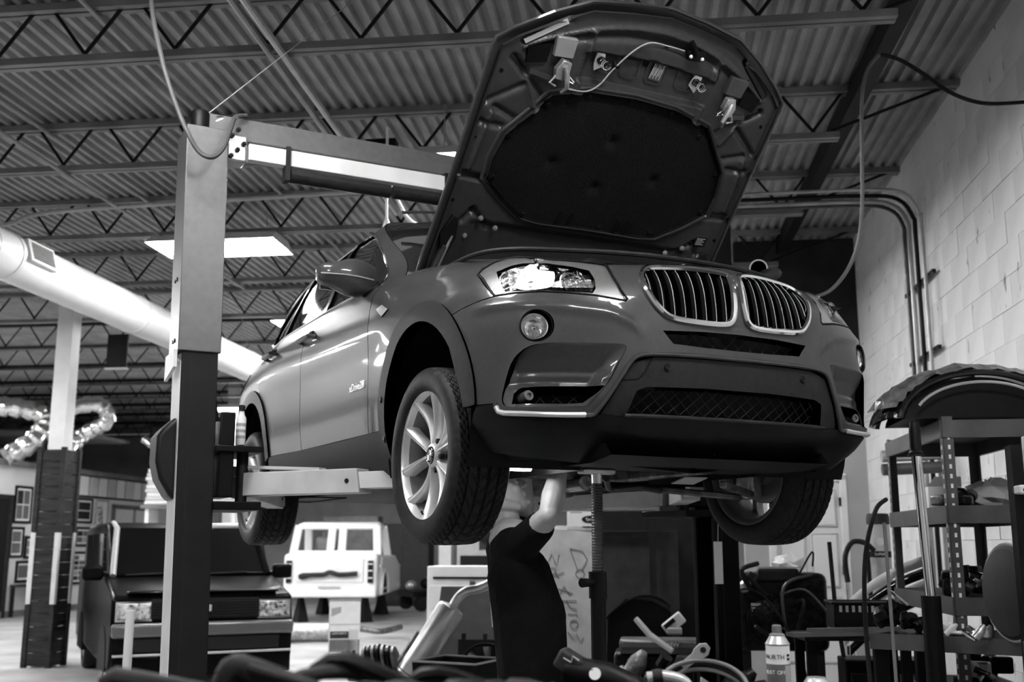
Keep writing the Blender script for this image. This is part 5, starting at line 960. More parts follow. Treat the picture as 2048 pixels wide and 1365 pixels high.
# far background: shelving, chassis, tank by the far wall
def crate(u, v, w_, d, h, m, label, name='storage_cabinet', cat='cabinet', z=0):
    c = bthing(name, label, cat, u, v, z); MB().bb((-w_ / 2, -d / 2, 0), (w_ / 2, d / 2, h)).obj('body', m, c, bevel=.01); MB().bb((-w_ / 2 + .03, -d / 2 - .012, .05), (-.01, -d / 2, h - .05)).obj('door', m, c, bevel=.004); MB().bb((.01, -d / 2 - .012, .05), (w_ / 2 - .03, -d / 2, h - .05)).obj('door', m, c, bevel=.004); return c
crate(-5.6, 25.5, 1.2, .6, 1.9, 'dark_grey', 'dark cabinet in the far background behind the white truck'); crate(-3.3, 26.5, .9, .6, 2.0, 'light_grey', 'pale cabinet in the far background right of the white truck'); crate(-7.2, 26.5, 1.4, .5, 2.1, 'wood_mid', 'brown cabinet in the far background left of the white truck')
ch = thing('rolling_chassis', 'dark chassis with small wheels beside the white truck', 'chassis', (7.2, 18.6, 0)); MB().bb((-.9, -.5, .30), (.9, .5, .42)).obj('frame', 'grease', ch, bevel=.02)
for x in (-.7, .7):
    for y in (-.45, .45): MB().lathe([(.05, -.05), (.15, -.05), (.15, .05), (.05, .05)], (x, y, .15), (0, 1, 0), 18).obj('wheel', 'rubber', ch)
for k in range(7): MB().sphere((-.7 + k * .23, (-1) ** k * .15, .52 + .05 * (k % 3)), (.14, .12, .12), 8, 6).obj('part', ('cast_light', 'grease', 'cast_metal')[k % 3], ch)
tp = bthing('pale_post', 'pale vertical tube standing behind the chassis', 'post', -1.9, 13.5); MB().tube([(0, 0, 0), (0, 0, 2.2)], .03, 10).obj('tube', 'light_grey', tp); MB().bb((-.1, -.1, 0), (.1, .1, .02)).obj('foot', 'steel_dark', tp)
# white pole in front of the boxy car
wp = thing('bollard_pipe', 'thin white upright pipe in front of the boxy car', 'pipe', (-2.44, 2.92, 0)); wp.location = (-1.47, 3.64, 0); MB().tube([(0, 0, .02), (0, 0, .98)], .028, 14).obj('pipe', 'white_paint', wp); MB().bb((-.09, -.09, 0), (.09, .09, .02)).obj('foot_plate', 'steel_dark', wp)
# ================================================================ DOOR in the back wall
d1 = bthing('door_1', None, None, 1.705, 11.70); d1['kind'] = 'structure'
dl = MB().bb((-.335, .02, 0), (.335, .07, 2.06)).obj('door_leaf', 'wall_office', d1)
for x in (-.165, .165):
    for z0, z1 in ((.22, .85), (.98, 1.50), (1.60, 1.95)):
        MB().bb((x - .12, -.002, z0), (x + .12, .022, z1)).obj('door_panel', 'wall_office', dl, bevel=.012); MB().tube([(x - .135, .015, z0 - .015), (x + .135, .015, z0 - .015), (x + .135, .015, z1 + .015), (x - .135, .015, z1 + .015)], .010, 6, closed=True).obj('panel_moulding', 'cream_paint', dl)
MB().bb((-.41, -.03, 0), (-.335, .10, 2.13)).obj('door_casing', 'white_paint', d1, bevel=.01); MB().bb((.335, -.03, 0), (.41, .10, 2.13)).obj('door_casing', 'white_paint', d1, bevel=.01); MB().bb((-.41, -.03, 2.06), (.41, .10, 2.14)).obj('door_casing', 'white_paint', d1, bevel=.01)
for z in (.3, 1.1, 1.8): MB().bb((.325, -.035, z), (.345, .0, z + .09)).obj('hinge', 'steel_dark', d1)
for k, z in enumerate((2.06, 1.96)):
    o = MB().tube([(0, 0, 0), (.5, 0, .02)], .045, 14).obj('wall_pipe', ('galv', 'steel_mid')[k]); tag(bplace(o, 1.80, 8.45, z), ('upper stub of bare pipe left of the metal shelf', 'lower stub of dark pipe left of the metal shelf')[k], 'pipe')
# ================================================================ METAL SHELF by the white wall
sf = bthing('metal_shelf', 'grey slotted steel shelf unit beside the white wall', 'shelf', 1.55, 5.81)
SW, SD, SH = .55, 1.30, 2.06
for x in (0, SW):
    for y in (0, SD):
        sx = 1 if x == 0 else -1; sy = 1 if y == 0 else -1
        p = MB().bb((x, y, 0), (x + sx * .055, y + sy * .004, SH)).bb((x, y, 0), (x + sx * .004, y + sy * .055, SH)).obj('shelf_post', 'steel_mid', sf)
        hm = MB()
        for k in range(36): hm.box((x + sx * .03, y - sy * .001, .25 + k * .05), (.012, .003, .022)).box((x - sx * .001, y + sy * .03, .25 + k * .05), (.003, .012, .022))
        tag(hm.obj('post_slots', 'paper' if y == 0 and x == 0 else 'light_grey', p), kind='stuff')
for z in (2.04, 1.60, 1.14, .62, .12):
    for a, b in (((0, 0), (SW, 0)), ((0, SD), (SW, SD)), ((0, 0), (0, SD)), ((SW, 0), (SW, SD))): MB().bar((a[0], a[1], z - .045), (b[0], b[1], z - .045), .02, .09).obj('shelf_beam', 'steel_mid', sf)
    if z != 1.14: MB().bb((.005, .005, z - .012), (SW - .005, SD - .005, z)).obj('shelf_deck', 'wood_dark', sf)
MB().bb((.005, .005, 1.128), (SW - .005, SD - .005, 1.14)).obj('shelf_deck', 'steel_dark', sf)
def lump(name, label, cat, u, v, z, r, m, n=6, seed=0, group=None):
    t = bthing(name, label, cat, u, v, z, group); rn = random.Random(seed)
    for k in range(n):
        c = (rn.uniform(-.6, .6) * r[0], rn.uniform(-.6, .6) * r[1], r[2] * rn.uniform(.25, .7)); q = rn.random()
        if q < .4: MB().box(c, (r[0] * rn.uniform(.4, .9), r[1] * rn.uniform(.4, .9), min(c[2] * 1.9, r[2] * rn.uniform(.4, .9))), Matrix.Rotation(rn.uniform(0, 3), 3, 'Z')).obj('housing', m[k % len(m)], t, bevel=.012)
        elif q < .75: MB().tube([Vector(c) - Vector((rn.uniform(-.5, .5) * r[0], rn.uniform(-.5, .5) * r[1], 0)), Vector(c) + Vector((rn.uniform(-.5, .5) * r[0], rn.uniform(-.5, .5) * r[1], .2 * r[2]))], min(r) * rn.uniform(.15, .35), 10).obj('tube', m[k % len(m)], t)
        else: MB().lathe([(0, -.02), (min(r) * .5, -.02), (min(r) * .5, .02), (min(r) * .2, .05), (0, .05)], c, (rn.uniform(-1, 1), rn.uniform(-1, 1), .6), 14).obj('flange', m[k % len(m)], t)
    return t
for k in range(5):
    q = lump('shelf_part', ['tangle of dark cables hanging over the second shelf', 'dark bracket at the middle of the second shelf', 'flat dark casting at the right of the second shelf', 'small black box on the second shelf', 'thin black hose end on the second shelf'][k], 'car part', 1.63 + .09 * k, 6.0 + .22 * k, 1.60, (.10, .12, .09), ['grease', 'black_plastic', 'cast_metal'], 7, 20 + k, 'parts on the second shelf')
wb_ = bthing('white_carton', 'open white carton on the second shelf', 'box', 1.66, 6.35, 1.60); MB().bb((-.09, -.10, 0), (.09, .10, .12)).obj('carton', 'paper', wb_, bevel=.003); MB().add([(-.09, -.10, .12), (.09, -.10, .12), (.07, -.17, .17), (-.07, -.17, .17)], [(0, 1, 2, 3)]).obj('flap', 'paper', wb_)
tp_ = bthing('paper_bundle', 'crumpled bag of paper beside the white carton', 'bag', 1.92, 6.3, 1.60); g = MB().sphere((0, 0, .07), (.15, .11, .085), 14, 9); rn = random.Random(5); g.v = [(x * (1 + rn.uniform(-.18, .18)), y * (1 + rn.uniform(-.18, .18)), max(0, z * (1 + rn.uniform(-.15, .15)))) for x, y, z in g.v]; g.obj('bag', 'light_grey', tp_, 0)
for k in range(6):
    lump('shelf_part', ['black round motor on the third shelf', 'pale headlamp unit with chrome bowls on the third shelf', 'dark folded panel on the third shelf', 'black gearbox cover at the right of the third shelf', 'pair of dark brackets on the third shelf', 'white plastic block on the third shelf'][k], 'car part', 1.62 + .085 * k, 6.0 + .2 * (k % 4), 1.14, (.11, .13, .14), [['grease'], ['chrome', 'light_grey', 'cast_metal'], ['black_plastic'], ['grease', 'cast_metal'], ['black_plastic', 'grease'], ['paper', 'light_grey']][k], 6, 40 + k, 'parts on the third shelf')
for k in range(3): lump('shelf_part', ['dark alternator on the low shelf', 'pale pump on the low shelf', 'black casting on the low shelf'][k], 'car part', 1.7 + .12 * k, 6.1 + .3 * k, .62, (.12, .14, .16), [['grease'], ['cast_light'], ['grease']][k], 6, 60 + k, 'parts on the low shelf')
# fender wrapped in plastic, arched over the shelf top
fd = bthing('fender_panel', 'black fender panel wrapped in torn plastic on top of the metal shelf', 'fender', 1.80, 6.2, 2.04)
P = []
for t in np.linspace(.10, pi - .12, 28):
    row = []
    for k, w_ in enumerate(np.linspace(-.30, .30, 9)): rr = .42 + .05 * cos(w_ * 3) - (.05 if k in (0, 8) else 0); row.append((-.02 - rr * 1.15 * cos(t) * .9, w_, -.0 + rr * .66 * sin(t)))
    P.append(row)
P = np.array(P); P2 = P * np.array([.965, 1, .955]); mb = MB().grid(P).grid(P2); mb.obj('fender_skin', 'black_gloss', fd, 60)
MB().prism([(p[0] * .93, p[2] * .92) for p in P[:, 0]], .02, .5, ((0, -.28, 0), (1, 0, 0), (0, 0, 1), (0, 1, 0))).obj('inner_liner', 'black_plastic', fd); MB().tube([tuple(P[i, 0]) for i in range(28)], .018, 8).obj('arch_lip', 'black_gloss', fd); MB().tube([(p[0] * .86, p[1] - .04, p[2] * .78) for p in P[3:25, 0]], .008, 6).obj('inner_edge', 'silver', fd)
rn = random.Random(11); Q = P[1:27] * np.array([1.05, 1, 1.0]); Q[:, :, 2] += .02; Q += np.array([[[rn.uniform(-.012, .012) for _ in range(3)] for _ in range(9)] for _ in range(26)]); MB().grid(Q[:, :6]).obj('plastic_wrap', mat('wrap_film', .16, .18, 0, .5, 14, .8, 25), fd, 0); MB().add([tuple(Q[0, 2]), tuple(Q[0, 4]), (tuple(Q[0, 3])[0] - .16, .02, .05), (Q[0, 3][0] - .10, -.03, .0)], [(0, 1, 2, 3)]).obj('torn_tail', 'plastic_clear', fd)
bp = bthing('bumper_cover', 'glossy black bumper piece behind the wrapped fender', 'bumper', 2.04, 6.5, 2.04); P = np.array([[(-.22 + .45 * a, -.1 + .7 * b, .02 + .30 * sin(pi * (.15 + .7 * a)) * (1 - .35 * b)) for b in np.linspace(0, 1, 8)] for a in np.linspace(0, 1, 12)]); MB().grid(P).obj('cover_skin', 'black_gloss', bp, 60)
# hydraulic ram in front of the shelf
rm = bthing('engine_hoist', 'chrome hydraulic ram of an engine hoist in front of the shelf', 'hoist', 1.25, 5.06); MB().bb((-.10, -.10, 0), (.10, .30, .06)).obj('base', 'black_steel', rm, bevel=.01); MB().tube([(0, 0, .06), (0, 0, 1.18)], .042, 18).obj('cylinder', 'black_steel', rm); MB().tube([(0, 0, 1.18), (-.02, 0, 1.80)], .0225, 18).obj('chrome_rod', 'chrome', rm); MB().lathe([(.030, 1.795), (.033, 1.81), (.026, 1.82), (.026, 1.91), (.019, 1.95), (0, 1.95)], (-.02, 0, 0), (0, 0, 1), 16).obj('rod_clevis', 'black_plastic', rm); MB().lathe([(.038, 1.795), (.038, 1.802), (0, 1.802)], (-.02, 0, 0), (0, 0, 1), 18).obj('washer', 'rubber', rm)
# leaning wooden stick and hose
tag(MB().tube([BW(1.09, 5.15, 1.50), BW(1.14, 5.3, 0.02)], .008, 8).obj('wooden_stick', 'wood_mid'), 'thin wooden stick leaning in front of the metal shelf', 'stick')
tag(MB().tube(crom([BW(1.18, 5.5, 1.62), BW(1.10, 5.4, 1.55), BW(1.04, 5.4, 1.3), BW(1.03, 5.4, .9), BW(1.06, 5.4, .5), BW(1.15, 5.4, .02)], 6, False), .011, 8).obj('black_hose', 'rubber'), 'black hose drooping off the metal shelf', 'hose')
# pale cabinet panel at the right edge
rp = bthing('tool_cabinet', 'pale grey cabinet with a dark frame at the right edge', 'cabinet', 1.53, 4.60); MB().bb((.02, 0, 0), (.6, .05, 1.84)).obj('cabinet_body', 'cream_paint', rp, bevel=.006); MB().bb((-.05, -.03, 0), (-.005, .04, 1.80)).obj('frame_post', 'black_steel', rp); 
tr_ = MB().bb((-.05, -.10, 1.60), (.4, .0, 1.635)).obj('ledge', 'cream_paint', rp, bevel=.006); MB().bb((-.06, -.12, .98), (.4, -.005, 1.03)).obj('lower_ledge', 'steel_mid', rp, bevel=.006); MB().lathe([(.008, 0), (.008, .004), (0, .004)], (-.03, -.10, 1.615), (0, -1, 0), 10).obj('bolt', 'ink', rp)
# work bench lower right, clock-like round cover, tools
wbn = bthing('workbench', 'dark steel workbench at the lower right with a grey front rail', 'workbench', 1.0, 5.0); 
MB().bar((.05, .42, .955), (1.15, -.10, .955), .03, .07).obj('front_rail', 'steel_mid', wbn)
MB().prism([(.05, .42), (1.15, -.10), (1.25, .75), (.30, .78)], .95, .985).obj('bench_top', 'grease', wbn)
for x, y in ((.10, .46), (1.1, .0), (.35, .72), (1.2, .7)): MB().bb((x - .03, y - .03, 0), (x + .03, y + .03, .95)).obj('leg', 'black_steel', wbn)
dk = bthing('round_cover', 'dented round grey metal cover standing on the bench at right', 'cover', 1.60, 5.10, .985); MB().lathe([(.20, -.015), (.21, 0), (.19, .02), (.10, .035), (0, .04)], (0, 0, .21), (-.97, -.25, 0), 28).obj('disc', 'dark_grey', dk)
tag(MB().tube([(.205 * cos(t) * .25, -.205 * cos(t) * .97, .21 + .21 * sin(t)) for t in np.linspace(0, 2 * pi, 29)[:-1]], .008, 6, closed=True).obj('rolled_rim', 'steel_light', dk))
for k in range(7): lump('bench_tool', ['impact gun lying at the left end of the steel bench', 'flat paper and tray on the steel bench', 'dark clamp in the middle of the steel bench', 'chrome socket rack on the steel bench', 'round fitting near the bench rail', 'black vise on the steel bench', 'pale rag on the steel bench'][k], 'tool', [1.28, 1.42, 1.36, 1.48, 1.45, 1.22, 1.34][k], [5.55, 5.36, 5.62, 5.22, 5.12, 5.75, 5.42][k], .985, [(.08, .07, .09), (.09, .08, .03), (.07, .06, .07), (.07, .05, .04), (.04, .04, .05), (.10, .09, .16), (.05, .06, .03)][k], [['grease'], ['paper', 'light_grey'], ['grease', 'cast_metal'], ['chrome', 'cast_metal'], ['cast_light'], ['grease'], ['light_grey']][k], 6, 80 + k, 'tools on the steel bench')
tag(MB().tube([BW(1.10, 5.2, 1.20), BW(1.19, 5.25, 1.13)], .008, 8).obj('chrome_lever', 'chrome'), 'bright chrome lever beside the wooden stick', 'lever')
# low table with plank top, left of the bench
lt = bthing('low_table', 'dark table with a splintered plank top right of the raised front wheel', 'table', .95, 6.30); MB().box((.20, .12, .90), (.62, .34, .03), Matrix.Rotation(.1, 3, 'Z')).obj('table_top', 'wood_dark', lt); MB().box((.15, -.06, .925), (.70, .09, .02), Matrix.Rotation(.30, 3, 'Z')).obj('plank', 'wood_mid', lt); MB().box((.22, -.02, .945), (.62, .06, .02), Matrix.Rotation(.34, 3, 'Z')).obj('plank', 'wood_mid', lt)
for x, y in ((-.05, .0), (.46, .03), (-.08, .24), (.44, .27)): MB().bb((x - .025, y - .025, 0), (x + .025, y + .025, .885)).obj('leg', 'black_steel', lt)
MB().bb((-.05, .0, .40), (.46, .27, .43)).obj('lower_shelf', 'steel_dark', lt)
ct = bthing('black_crate', 'black plastic crate with slotted rim on the plank table', 'crate', 1.22, 6.52, .93); MB().bb((-.17, -.12, 0), (.17, .12, .15)).obj('crate_body', 'black_plastic', ct, bevel=.008); MB().tube([(-.18, -.13, .15), (.18, -.13, .15), (.18, .13, .15), (-.18, .13, .15)], .008, 6, closed=True).obj('rim', 'black_plastic', ct)
for k in range(8): MB().bb((-.14 + k * .035, -.124, .10), (-.125 + k * .035, -.119, .135)).obj('slot', 'light_grey', ct)
# striped curved panel
sp_ = bthing('striped_panel', 'curved black and white striped panel leaning by the shelf', 'panel', 1.46, 7.20, .95)
for k, m_ in enumerate(('paper', 'black_gloss', 'cream_paint', 'black_gloss')):
    P = np.array([[(-.28 + .56 * t + .06 * k * .55, .02 * sin(pi * t) + .02 * k, .02 + .36 * t + .05 * sin(pi * t) - .065 * (k + w_)) for w_ in (0, 1)] for t in np.linspace(0, 1, 12)]); MB().grid(P).obj('stripe', m_, sp_, 60).modifiers.new('sol', 'SOLIDIFY').thickness = .006
sb = bthing('panel_stand', 'dark box the striped panel rests on', 'box', 1.50, 7.25); MB().bb((-.28, -.12, 0), (.28, .16, .70)).obj('box_body', 'black_plastic', sb, bevel=.01); MB().bb((-.25, -.13, .05), (.25, -.12, .62)).obj('front_panel', 'dark_grey', sb, bevel=.004)
# gas bottle on a hand truck by the door
gc = bthing('gas_cylinder', 'grey gas cylinder with dark cap and banded label near the door', 'cylinder', 1.95, 9.45); MB().lathe([(.085, .03), (.09, .06), (.09, 1.55), (.088, 1.58)], (0, 0, 0), (0, 0, 1), 28).obj('bottle', 'light_grey', gc); MB().lathe([(.094, 1.57), (.094, 1.63), (.085, 1.66), (0, 1.665)], (0, 0, 0), (0, 0, 1), 24).obj('cap', 'dark_grey', gc); MB().lathe([(.0915, 1.30), (.0915, 1.35)], (0, 0, 0), (0, 0, 1), 28, False).obj('label_band', 'ink', gc); text('SUPER', .03, 'paper', gc, (-.02, -.0935, 1.325), (R(90), 0, 0)); MB().lathe([(.0, 0), (.035, .0), (.035, .002)], (-.01, -.0905, 1.43), (0, -1, 0), 20).obj('round_label', 'cream_paint', gc)
ht = bthing('hand_truck', 'hand truck with black loop handle and chrome leg by the door', 'hand truck', 1.72, 9.30); MB().tube(crom([(-.07, 0, 1.10), (-.08, 0, 1.30), (-.02, 0, 1.42), (.08, 0, 1.42), (.16, .05, 1.36)], 6, False), .022, 12).obj('loop_handle', 'rubber', ht); MB().tube([(-.07, 0, 1.12), (-.03, 0, .12)], .018, 12).obj('chrome_leg', 'chrome', ht); MB().tube([(.10, 0, 1.38), (.12, 0, .12)], .018, 12).obj('chrome_leg', 'steel_dark', ht); MB().bb((-.12, -.12, 0), (.2, .12, .02)).obj('toe_plate', 'steel_dark', ht)
for x in (-.1, .16): MB().lathe([(.03, -.02), (.10, -.02), (.10, .02), (.03, .02)], (x, .05, .10), (1, 0, 0), 18).obj('wheel', 'rubber', ht)
# engine on the right, behind the hanging hose
e2 = bthing('bare_engine', 'greasy black engine with hoses standing right of the lift post', 'engine', .90, 7.55)
MB().bb((-.30, -.18, .72), (.28, .22, 1.22)).obj('engine_block', 'grease', e2, bevel=.05, seg=3); MB().bb((-.17, -.20, 1.16), (.10, -.10, 1.25)).obj('rocker_cover', 'steel_dark', e2, bevel=.02); MB().bar((-.17, -.21, 1.255), (.08, -.21, 1.255), .02, .012).obj('cover_rail', 'steel_light', e2); MB().lathe([(.13, -.03), (.13, .03), (.05, .05), (0, .05)], (-.12, -.2, .92), (0, -1, 0), 22).obj('pulley', 'grease', e2)
MB().bb((-.22, -.235, .92), (-.12, -.20, 1.03)).obj('coil_pack', 'cast_light', e2, bevel=.006)
for k in range(5): MB().bb((-.23, -.24, .932 + .018 * k), (-.11, -.235, .94 + .018 * k)).obj('coil_fin', 'ink', e2)
MB().lathe([(.04, -.02), (.04, .03), (.02, .05), (0, .05)], (-.25, -.18, 1.13), (0, -1, .3), 14).obj('filler_cap', 'cast_light', e2)
for k in range(9):
    rn = random.Random(k + 3); a = Vector((rn.uniform(-.3, .3), -.2, rn.uniform(.8, 1.3))); b = Vector((rn.uniform(-.3, .3), -.26, rn.uniform(.7, 1.3))); c_ = (a + b) / 2 + Vector((rn.uniform(-.1, .1), -.06, rn.uniform(0, .15))); MB().tube(crom([a, c_, b], 6, False), rn.uniform(.006, .016), 8).obj('engine_hose', rn.choice(['rubber', 'grease', 'steel_mid']), e2)
MB().tube([(.30, -.20, 1.42), (.31, -.24, 1.0), (.36, -.26, .55)], .014, 8).obj('drain_tube', 'rubber', e2)
for x in (-.25, .22): MB().bb((x - .03, -.1, 0), (x + .03, .2, .72)).obj('stand_leg', 'steel_dark', e2)
rg = bthing('crumpled_rag', 'pale crumpled rag on top of the greasy engine', 'rag', .96, 7.55, 1.22); g = MB().sphere((0, 0, .05), (.10, .09, .06), 14, 9); rn = random.Random(9); g.v = [(x * (1 + rn.uniform(-.3, .3)), y * (1 + rn.uniform(-.3, .3)), max(.0, z * (1 + rn.uniform(-.3, .3)))) for x, y, z in g.v]; g.obj('cloth', 'paper', rg, 0)
tag(MB().tube(crom([BW(.52, 7.3, 1.0), BW(.62, 7.25, 1.12), BW(.78, 7.25, 1.05), BW(.95, 7.2, .75), BW(1.02, 7.2, .4)], 6, False), .008, 6).obj('black_cable', 'rubber'), 'black cable arching in front of the greasy engine', 'cable')
# ================================================================ MIDDLE BACKGROUND
bd = bthing('cardboard_sheet', 'tall cardboard sheet with handwritten warning behind the mechanic', 'cardboard', -.60, 8.75); 
bo_ = MB().prism([(-.30, 0), (.24, 0), (.25, 1.46), (.20, 1.51), (-.19, 1.54), (-.30, 1.40)], 0, .012, ((0, 0, 0), (1, 0, 0), (0, .10, .995), (0, 1, 0))).obj('sheet', 'card', bd)
def scrib(strokes, o, sx, sy):
    for s_ in strokes:
        pts = [Vector((o[0] + sx * q[1], -.008 + .10 * (o[1] - sy * q[0]), (o[1] - sy * q[0]) * .995)) for q in s_]; MB().tube(pts, .0035, 5).obj('marker_stroke', 'ink_grey', bo_)
# letters written sideways: (along, across)
D_ = [[(0, 0), (.10, .02), (.10, .02)], [(0, 0), (-.02, .06), (.02, .11), (.09, .08), (.13, .03), (.10, .02)]]
def cir(a, b, r, n=12): return [(a + r * cos(t), b + r * sin(t)) for t in np.linspace(0, 2 * pi, n)]
scrib([[(0, .0), (.02, .10), (.09, .14), (.16, .10), (.17, .06), (0, .0)], cir(.20, .08, .035)], (.00, 1.38), 1, 1)
scrib([[(.12, -.10), (.02, -.06), (.12, -.02), (.03, .0)], cir(.16, -.05, .025), [(.22, -.10), (.17, .04)], [(.16, -.03), (.22, .0)]], (-.09, 1.36), 1, 1)
scrib([[(.0, -.10), (.03, .02)], [(.04, -.08), (-.02, -.05), (.05, .0)], [(.08, -.10), (.08, .05)], [(.08, -.03), (.13, .0), (.14, .05)], [(.17, -.02), (.17, .05), (.19, .06)], cir(.24, .03, .03), [(.29, -.02), (.34, .03), (.30, .05), (.36, .08), (.33, .10)]], (.0, 1.06), 1.0, 1.15)
ob = bthing('small_carton', 'white carton with a dark oval mark above the cardboard sheet', 'box', -.55, 10.15, 1.53); MB().bb((-.16, 0, 0), (.16, .2, .19)).obj('carton', 'paper', ob, bevel=.003); MB().prism([(.05 + .075 * cos(t), .105 + .035 * sin(t)) for t in np.linspace(0, 2 * pi, 25)[:-1]], 0, .003, ((0, 0, 0), (1, 0, 0), (0, 0, 1), (0, -1, 0))).obj('oval_mark', 'ink', ob); text('Spec', .04, 'paper', ob, (.05, -.005, .105), (R(90), 0, 0)); MB().bb((-.02, -.003, .03), (.12, 0, .042)).obj('print_line', 'ink', ob); MB().bb((-.13, -.003, .165), (-.02, 0, .173)).obj('print_line', 'ink_grey', ob)
cb = crate(-.45, 10.35, 1.5, .6, 1.53, 'dark_grey', 'low dark cabinet carrying the oval marked carton')
crate(.05, 10.95, 1.0, .35, 1.98, 'steel_dark', 'dark locker behind the jack stand')
bmx = bthing('grey_beam', 'grey horizontal beam crossing behind the jack stand', 'beam', -.48, 9.75, 1.70); MB().bb((-.55, 0, 0), (.62, .12, .14)).obj('beam_box', 'mid_grey', bmx, bevel=.004)
for x in (-.5, .55): MB().bb((x - .03, .02, -1.70), (x + .03, .1, 0)).obj('beam_leg', 'steel_dark', bmx)
# engine with valve cover lettering
ev = bthing('valve_cover_engine', 'engine with a lettered grey valve cover under the raised vehicle', 'engine', .05, 8.0); MB().bb((-.28, -.15, .35), (.35, .25, .66)).obj('engine_block', 'grease', ev, bevel=.03); vc = MB().bb((-.24, -.20, .655), (.36, .10, .75)).obj('valve_cover', 'steel_mid', ev, bevel=.02); MB().bb((-.22, -.215, .70), (.36, -.20, .74)).obj('cover_step', 'mid_grey', vc, bevel=.006); MB().bb((.06, -.222, .70), (.18, -.214, .742)).obj('badge_plate', 'ink_grey', vc); text('BMW', .045, 'paper', vc, (.12, -.2245, .721), (R(90), 0, 0))
for x in (-.2, .28): MB().bb((x - .03, -.1, 0), (x + .03, .2, .35)).obj('stand_leg', 'steel_dark', ev)
tag(MB().tube([BW(-.07, 7.70, .90), BW(.02, 7.64, .80), BW(.17, 7.56, .70)], [.020, .022, .020], 12).obj('silver_tube', 'alu'), 'bright silver tube lying across the valve cover engine', 'tube')
wl_ = bthing('white_plastic_part', 'white angular plastic part by the right lift post', 'car part', .20, 8.25, .755); MB().box((0, 0, .08), (.17, .05, .09), Matrix.Rotation(R(-38), 3, 'Y')).obj('shell', 'paper', wl_, bevel=.012); MB().box((-.03, -.03, .08), (.09, .02, .03), Matrix.Rotation(R(-38), 3, 'Y')).obj('slot', 'ink', wl_); MB().bb((-.05, -.05, 0), (.06, .05, .05)).obj('foot', 'light_grey', wl_, bevel=.01)
ln = bthing('wheel_liner_panel', 'black curved wheel liner behind the valve cover engine', 'panel', -.05, 8.6); P = np.array([[(-.28 + .52 * a, -.10 + .3 * b, (.70 + .32 * sin(pi * (.12 + .6 * a))) * (1 - .05 * b)) for b in np.linspace(0, 1, 6)] for a in np.linspace(0, 1, 14)]); MB().grid(P).obj('liner_skin', 'black_plastic', ln, 60); MB().prism([(-.28, 0), (.24, 0), (.24, .9), (.1, .98), (-.1, 1.0), (-.24, .86)], 0, .02, ((0, -.08, 0), (1, 0, 0), (0, 0, 1), (0, 1, 0))).obj('liner_face', 'inner_black', ln); MB().tube([tuple(p) for p in P[:, 0]], .010, 6).obj('liner_lip', 'black_gloss', ln)
# paper tag hanging on the right post
tg = thing('paper_tag', 'white paper tag hanging on the right lift post', 'tag', (1.44, 1.16, 1.18)); MB().bb((-.06, 0, 0), (.0, .004, .24)).obj('paper', 'paper', tg); MB().tube([(-.03, 0, .24), (-.025, 0, .34)], .003, 5).obj('string', 'light_grey', tg)
# ---- left clutter: exhaust, transmission, panel, fan, bin, white cart
wt = bthing('work_table', 'low table that carries the transmission and the tall muffler', 'table', -1.75, 7.85); MB().bb((-.30, -.22, .40), (.34, .25, .44)).obj('table_top', 'wood_dark', wt)
for x in (-.26, .30):
    for y in (-.18, .21): MB().bb((x - .03, y - .03, 0), (x + .03, y + .03, .40)).obj('leg', 'steel_dark', wt)
mf = bthing('tall_muffler', 'tall silver exhaust muffler with bent tail pipe leaning on the grey panel', 'muffler', -1.70, 7.70, .44); ax = Vector((.40, .02, .62)).normalized(); MB().lathe([(.03, .04), (.085, .055), (.10, .075), (.10, .60), (.09, .625), (.04, .64)], (0, 0, 0), ax, 28).obj('muffler_body', 'alu', mf); e_ = ax * .63; MB().tube(crom([e_, e_ + ax * .08, e_ + ax * .13 + Vector((.03, 0, 0)), e_ + ax * .15 + Vector((.10, 0, .0)), e_ + ax * .16 + Vector((.19, -.02, .03))], 6, False), .034, 14, False).obj('tail_pipe', 'alu', mf); MB().tube([(0, 0, 0), ax * .06], .03, 12).obj('inlet', 'cast_metal', mf); MB().tube([ax * .12 + Vector((-.085, 0, .05)), ax * .36 + Vector((-.085, 0, .05))], .03, 10).obj('resonator', 'cast_metal', mf)
MB().tube([ax * .095 + Vector((.1 * cos(t) * ax.z, .1 * sin(t), -.1 * cos(t) * ax.x)) for t in np.linspace(0, 2 * pi, 21)[:-1]], .004, 5, closed=True).obj('seam', 'steel_mid', mf)
tm = bthing('transmission', 'greasy ribbed transmission casting beside the tall muffler', 'transmission', -1.90, 7.80, .44); 
for k in range(7): MB().lathe([(.05, 0), (.125 - .006 * abs(k - 3), .004), (.125 - .006 * abs(k - 3), .024), (.05, .028)], (-.10 + k * .035, 0, .14), (1, 0, .25), 20).obj('housing_rib', ('cast_metal', 'grease')[k % 2], tm)
MB().bb((-.12, -.10, .0), (.16, .10, .10)).obj('sump', 'grease', tm, bevel=.02); MB().tube([(-.12, -.08, .06), (-.20, -.1, .05)], [.05, .035], 12).obj('output_flange', 'cast_light', tm)
for k in range(6): lump('greasy_part', ['greasy linkage heap left of the black bin', 'ribbed hose end under the muffler', 'dark bracket under the muffler', 'small bright valve by the black bin', 'dark solenoid block under the muffler', 'cast arm at the table edge'][k], 'car part', -1.78 + .07 * k, 7.66 + .02 * (k % 2), .44, (.07, .05, .09), [['grease', 'cast_metal'], ['rubber', 'cast_light'], ['grease'], ['chrome', 'cast_light'], ['grease'], ['cast_light', 'grease']][k], 6, 120 + k, 'greasy parts around the muffler')
gp = bthing('grey_panel', 'scuffed grey sheet panel leaning behind the black bin', 'panel', -1.38, 8.30); MB().prism([(-.28, 0), (.27, 0), (.26, 1.07), (.18, 1.09), (-.18, 1.09), (-.20, .9)], 0, .02, ((0, 0, 0), (1, 0, 0), (0, .05, .998), (0, 1, 0))).obj('sheet', 'mid_grey', gp, bevel=.004)
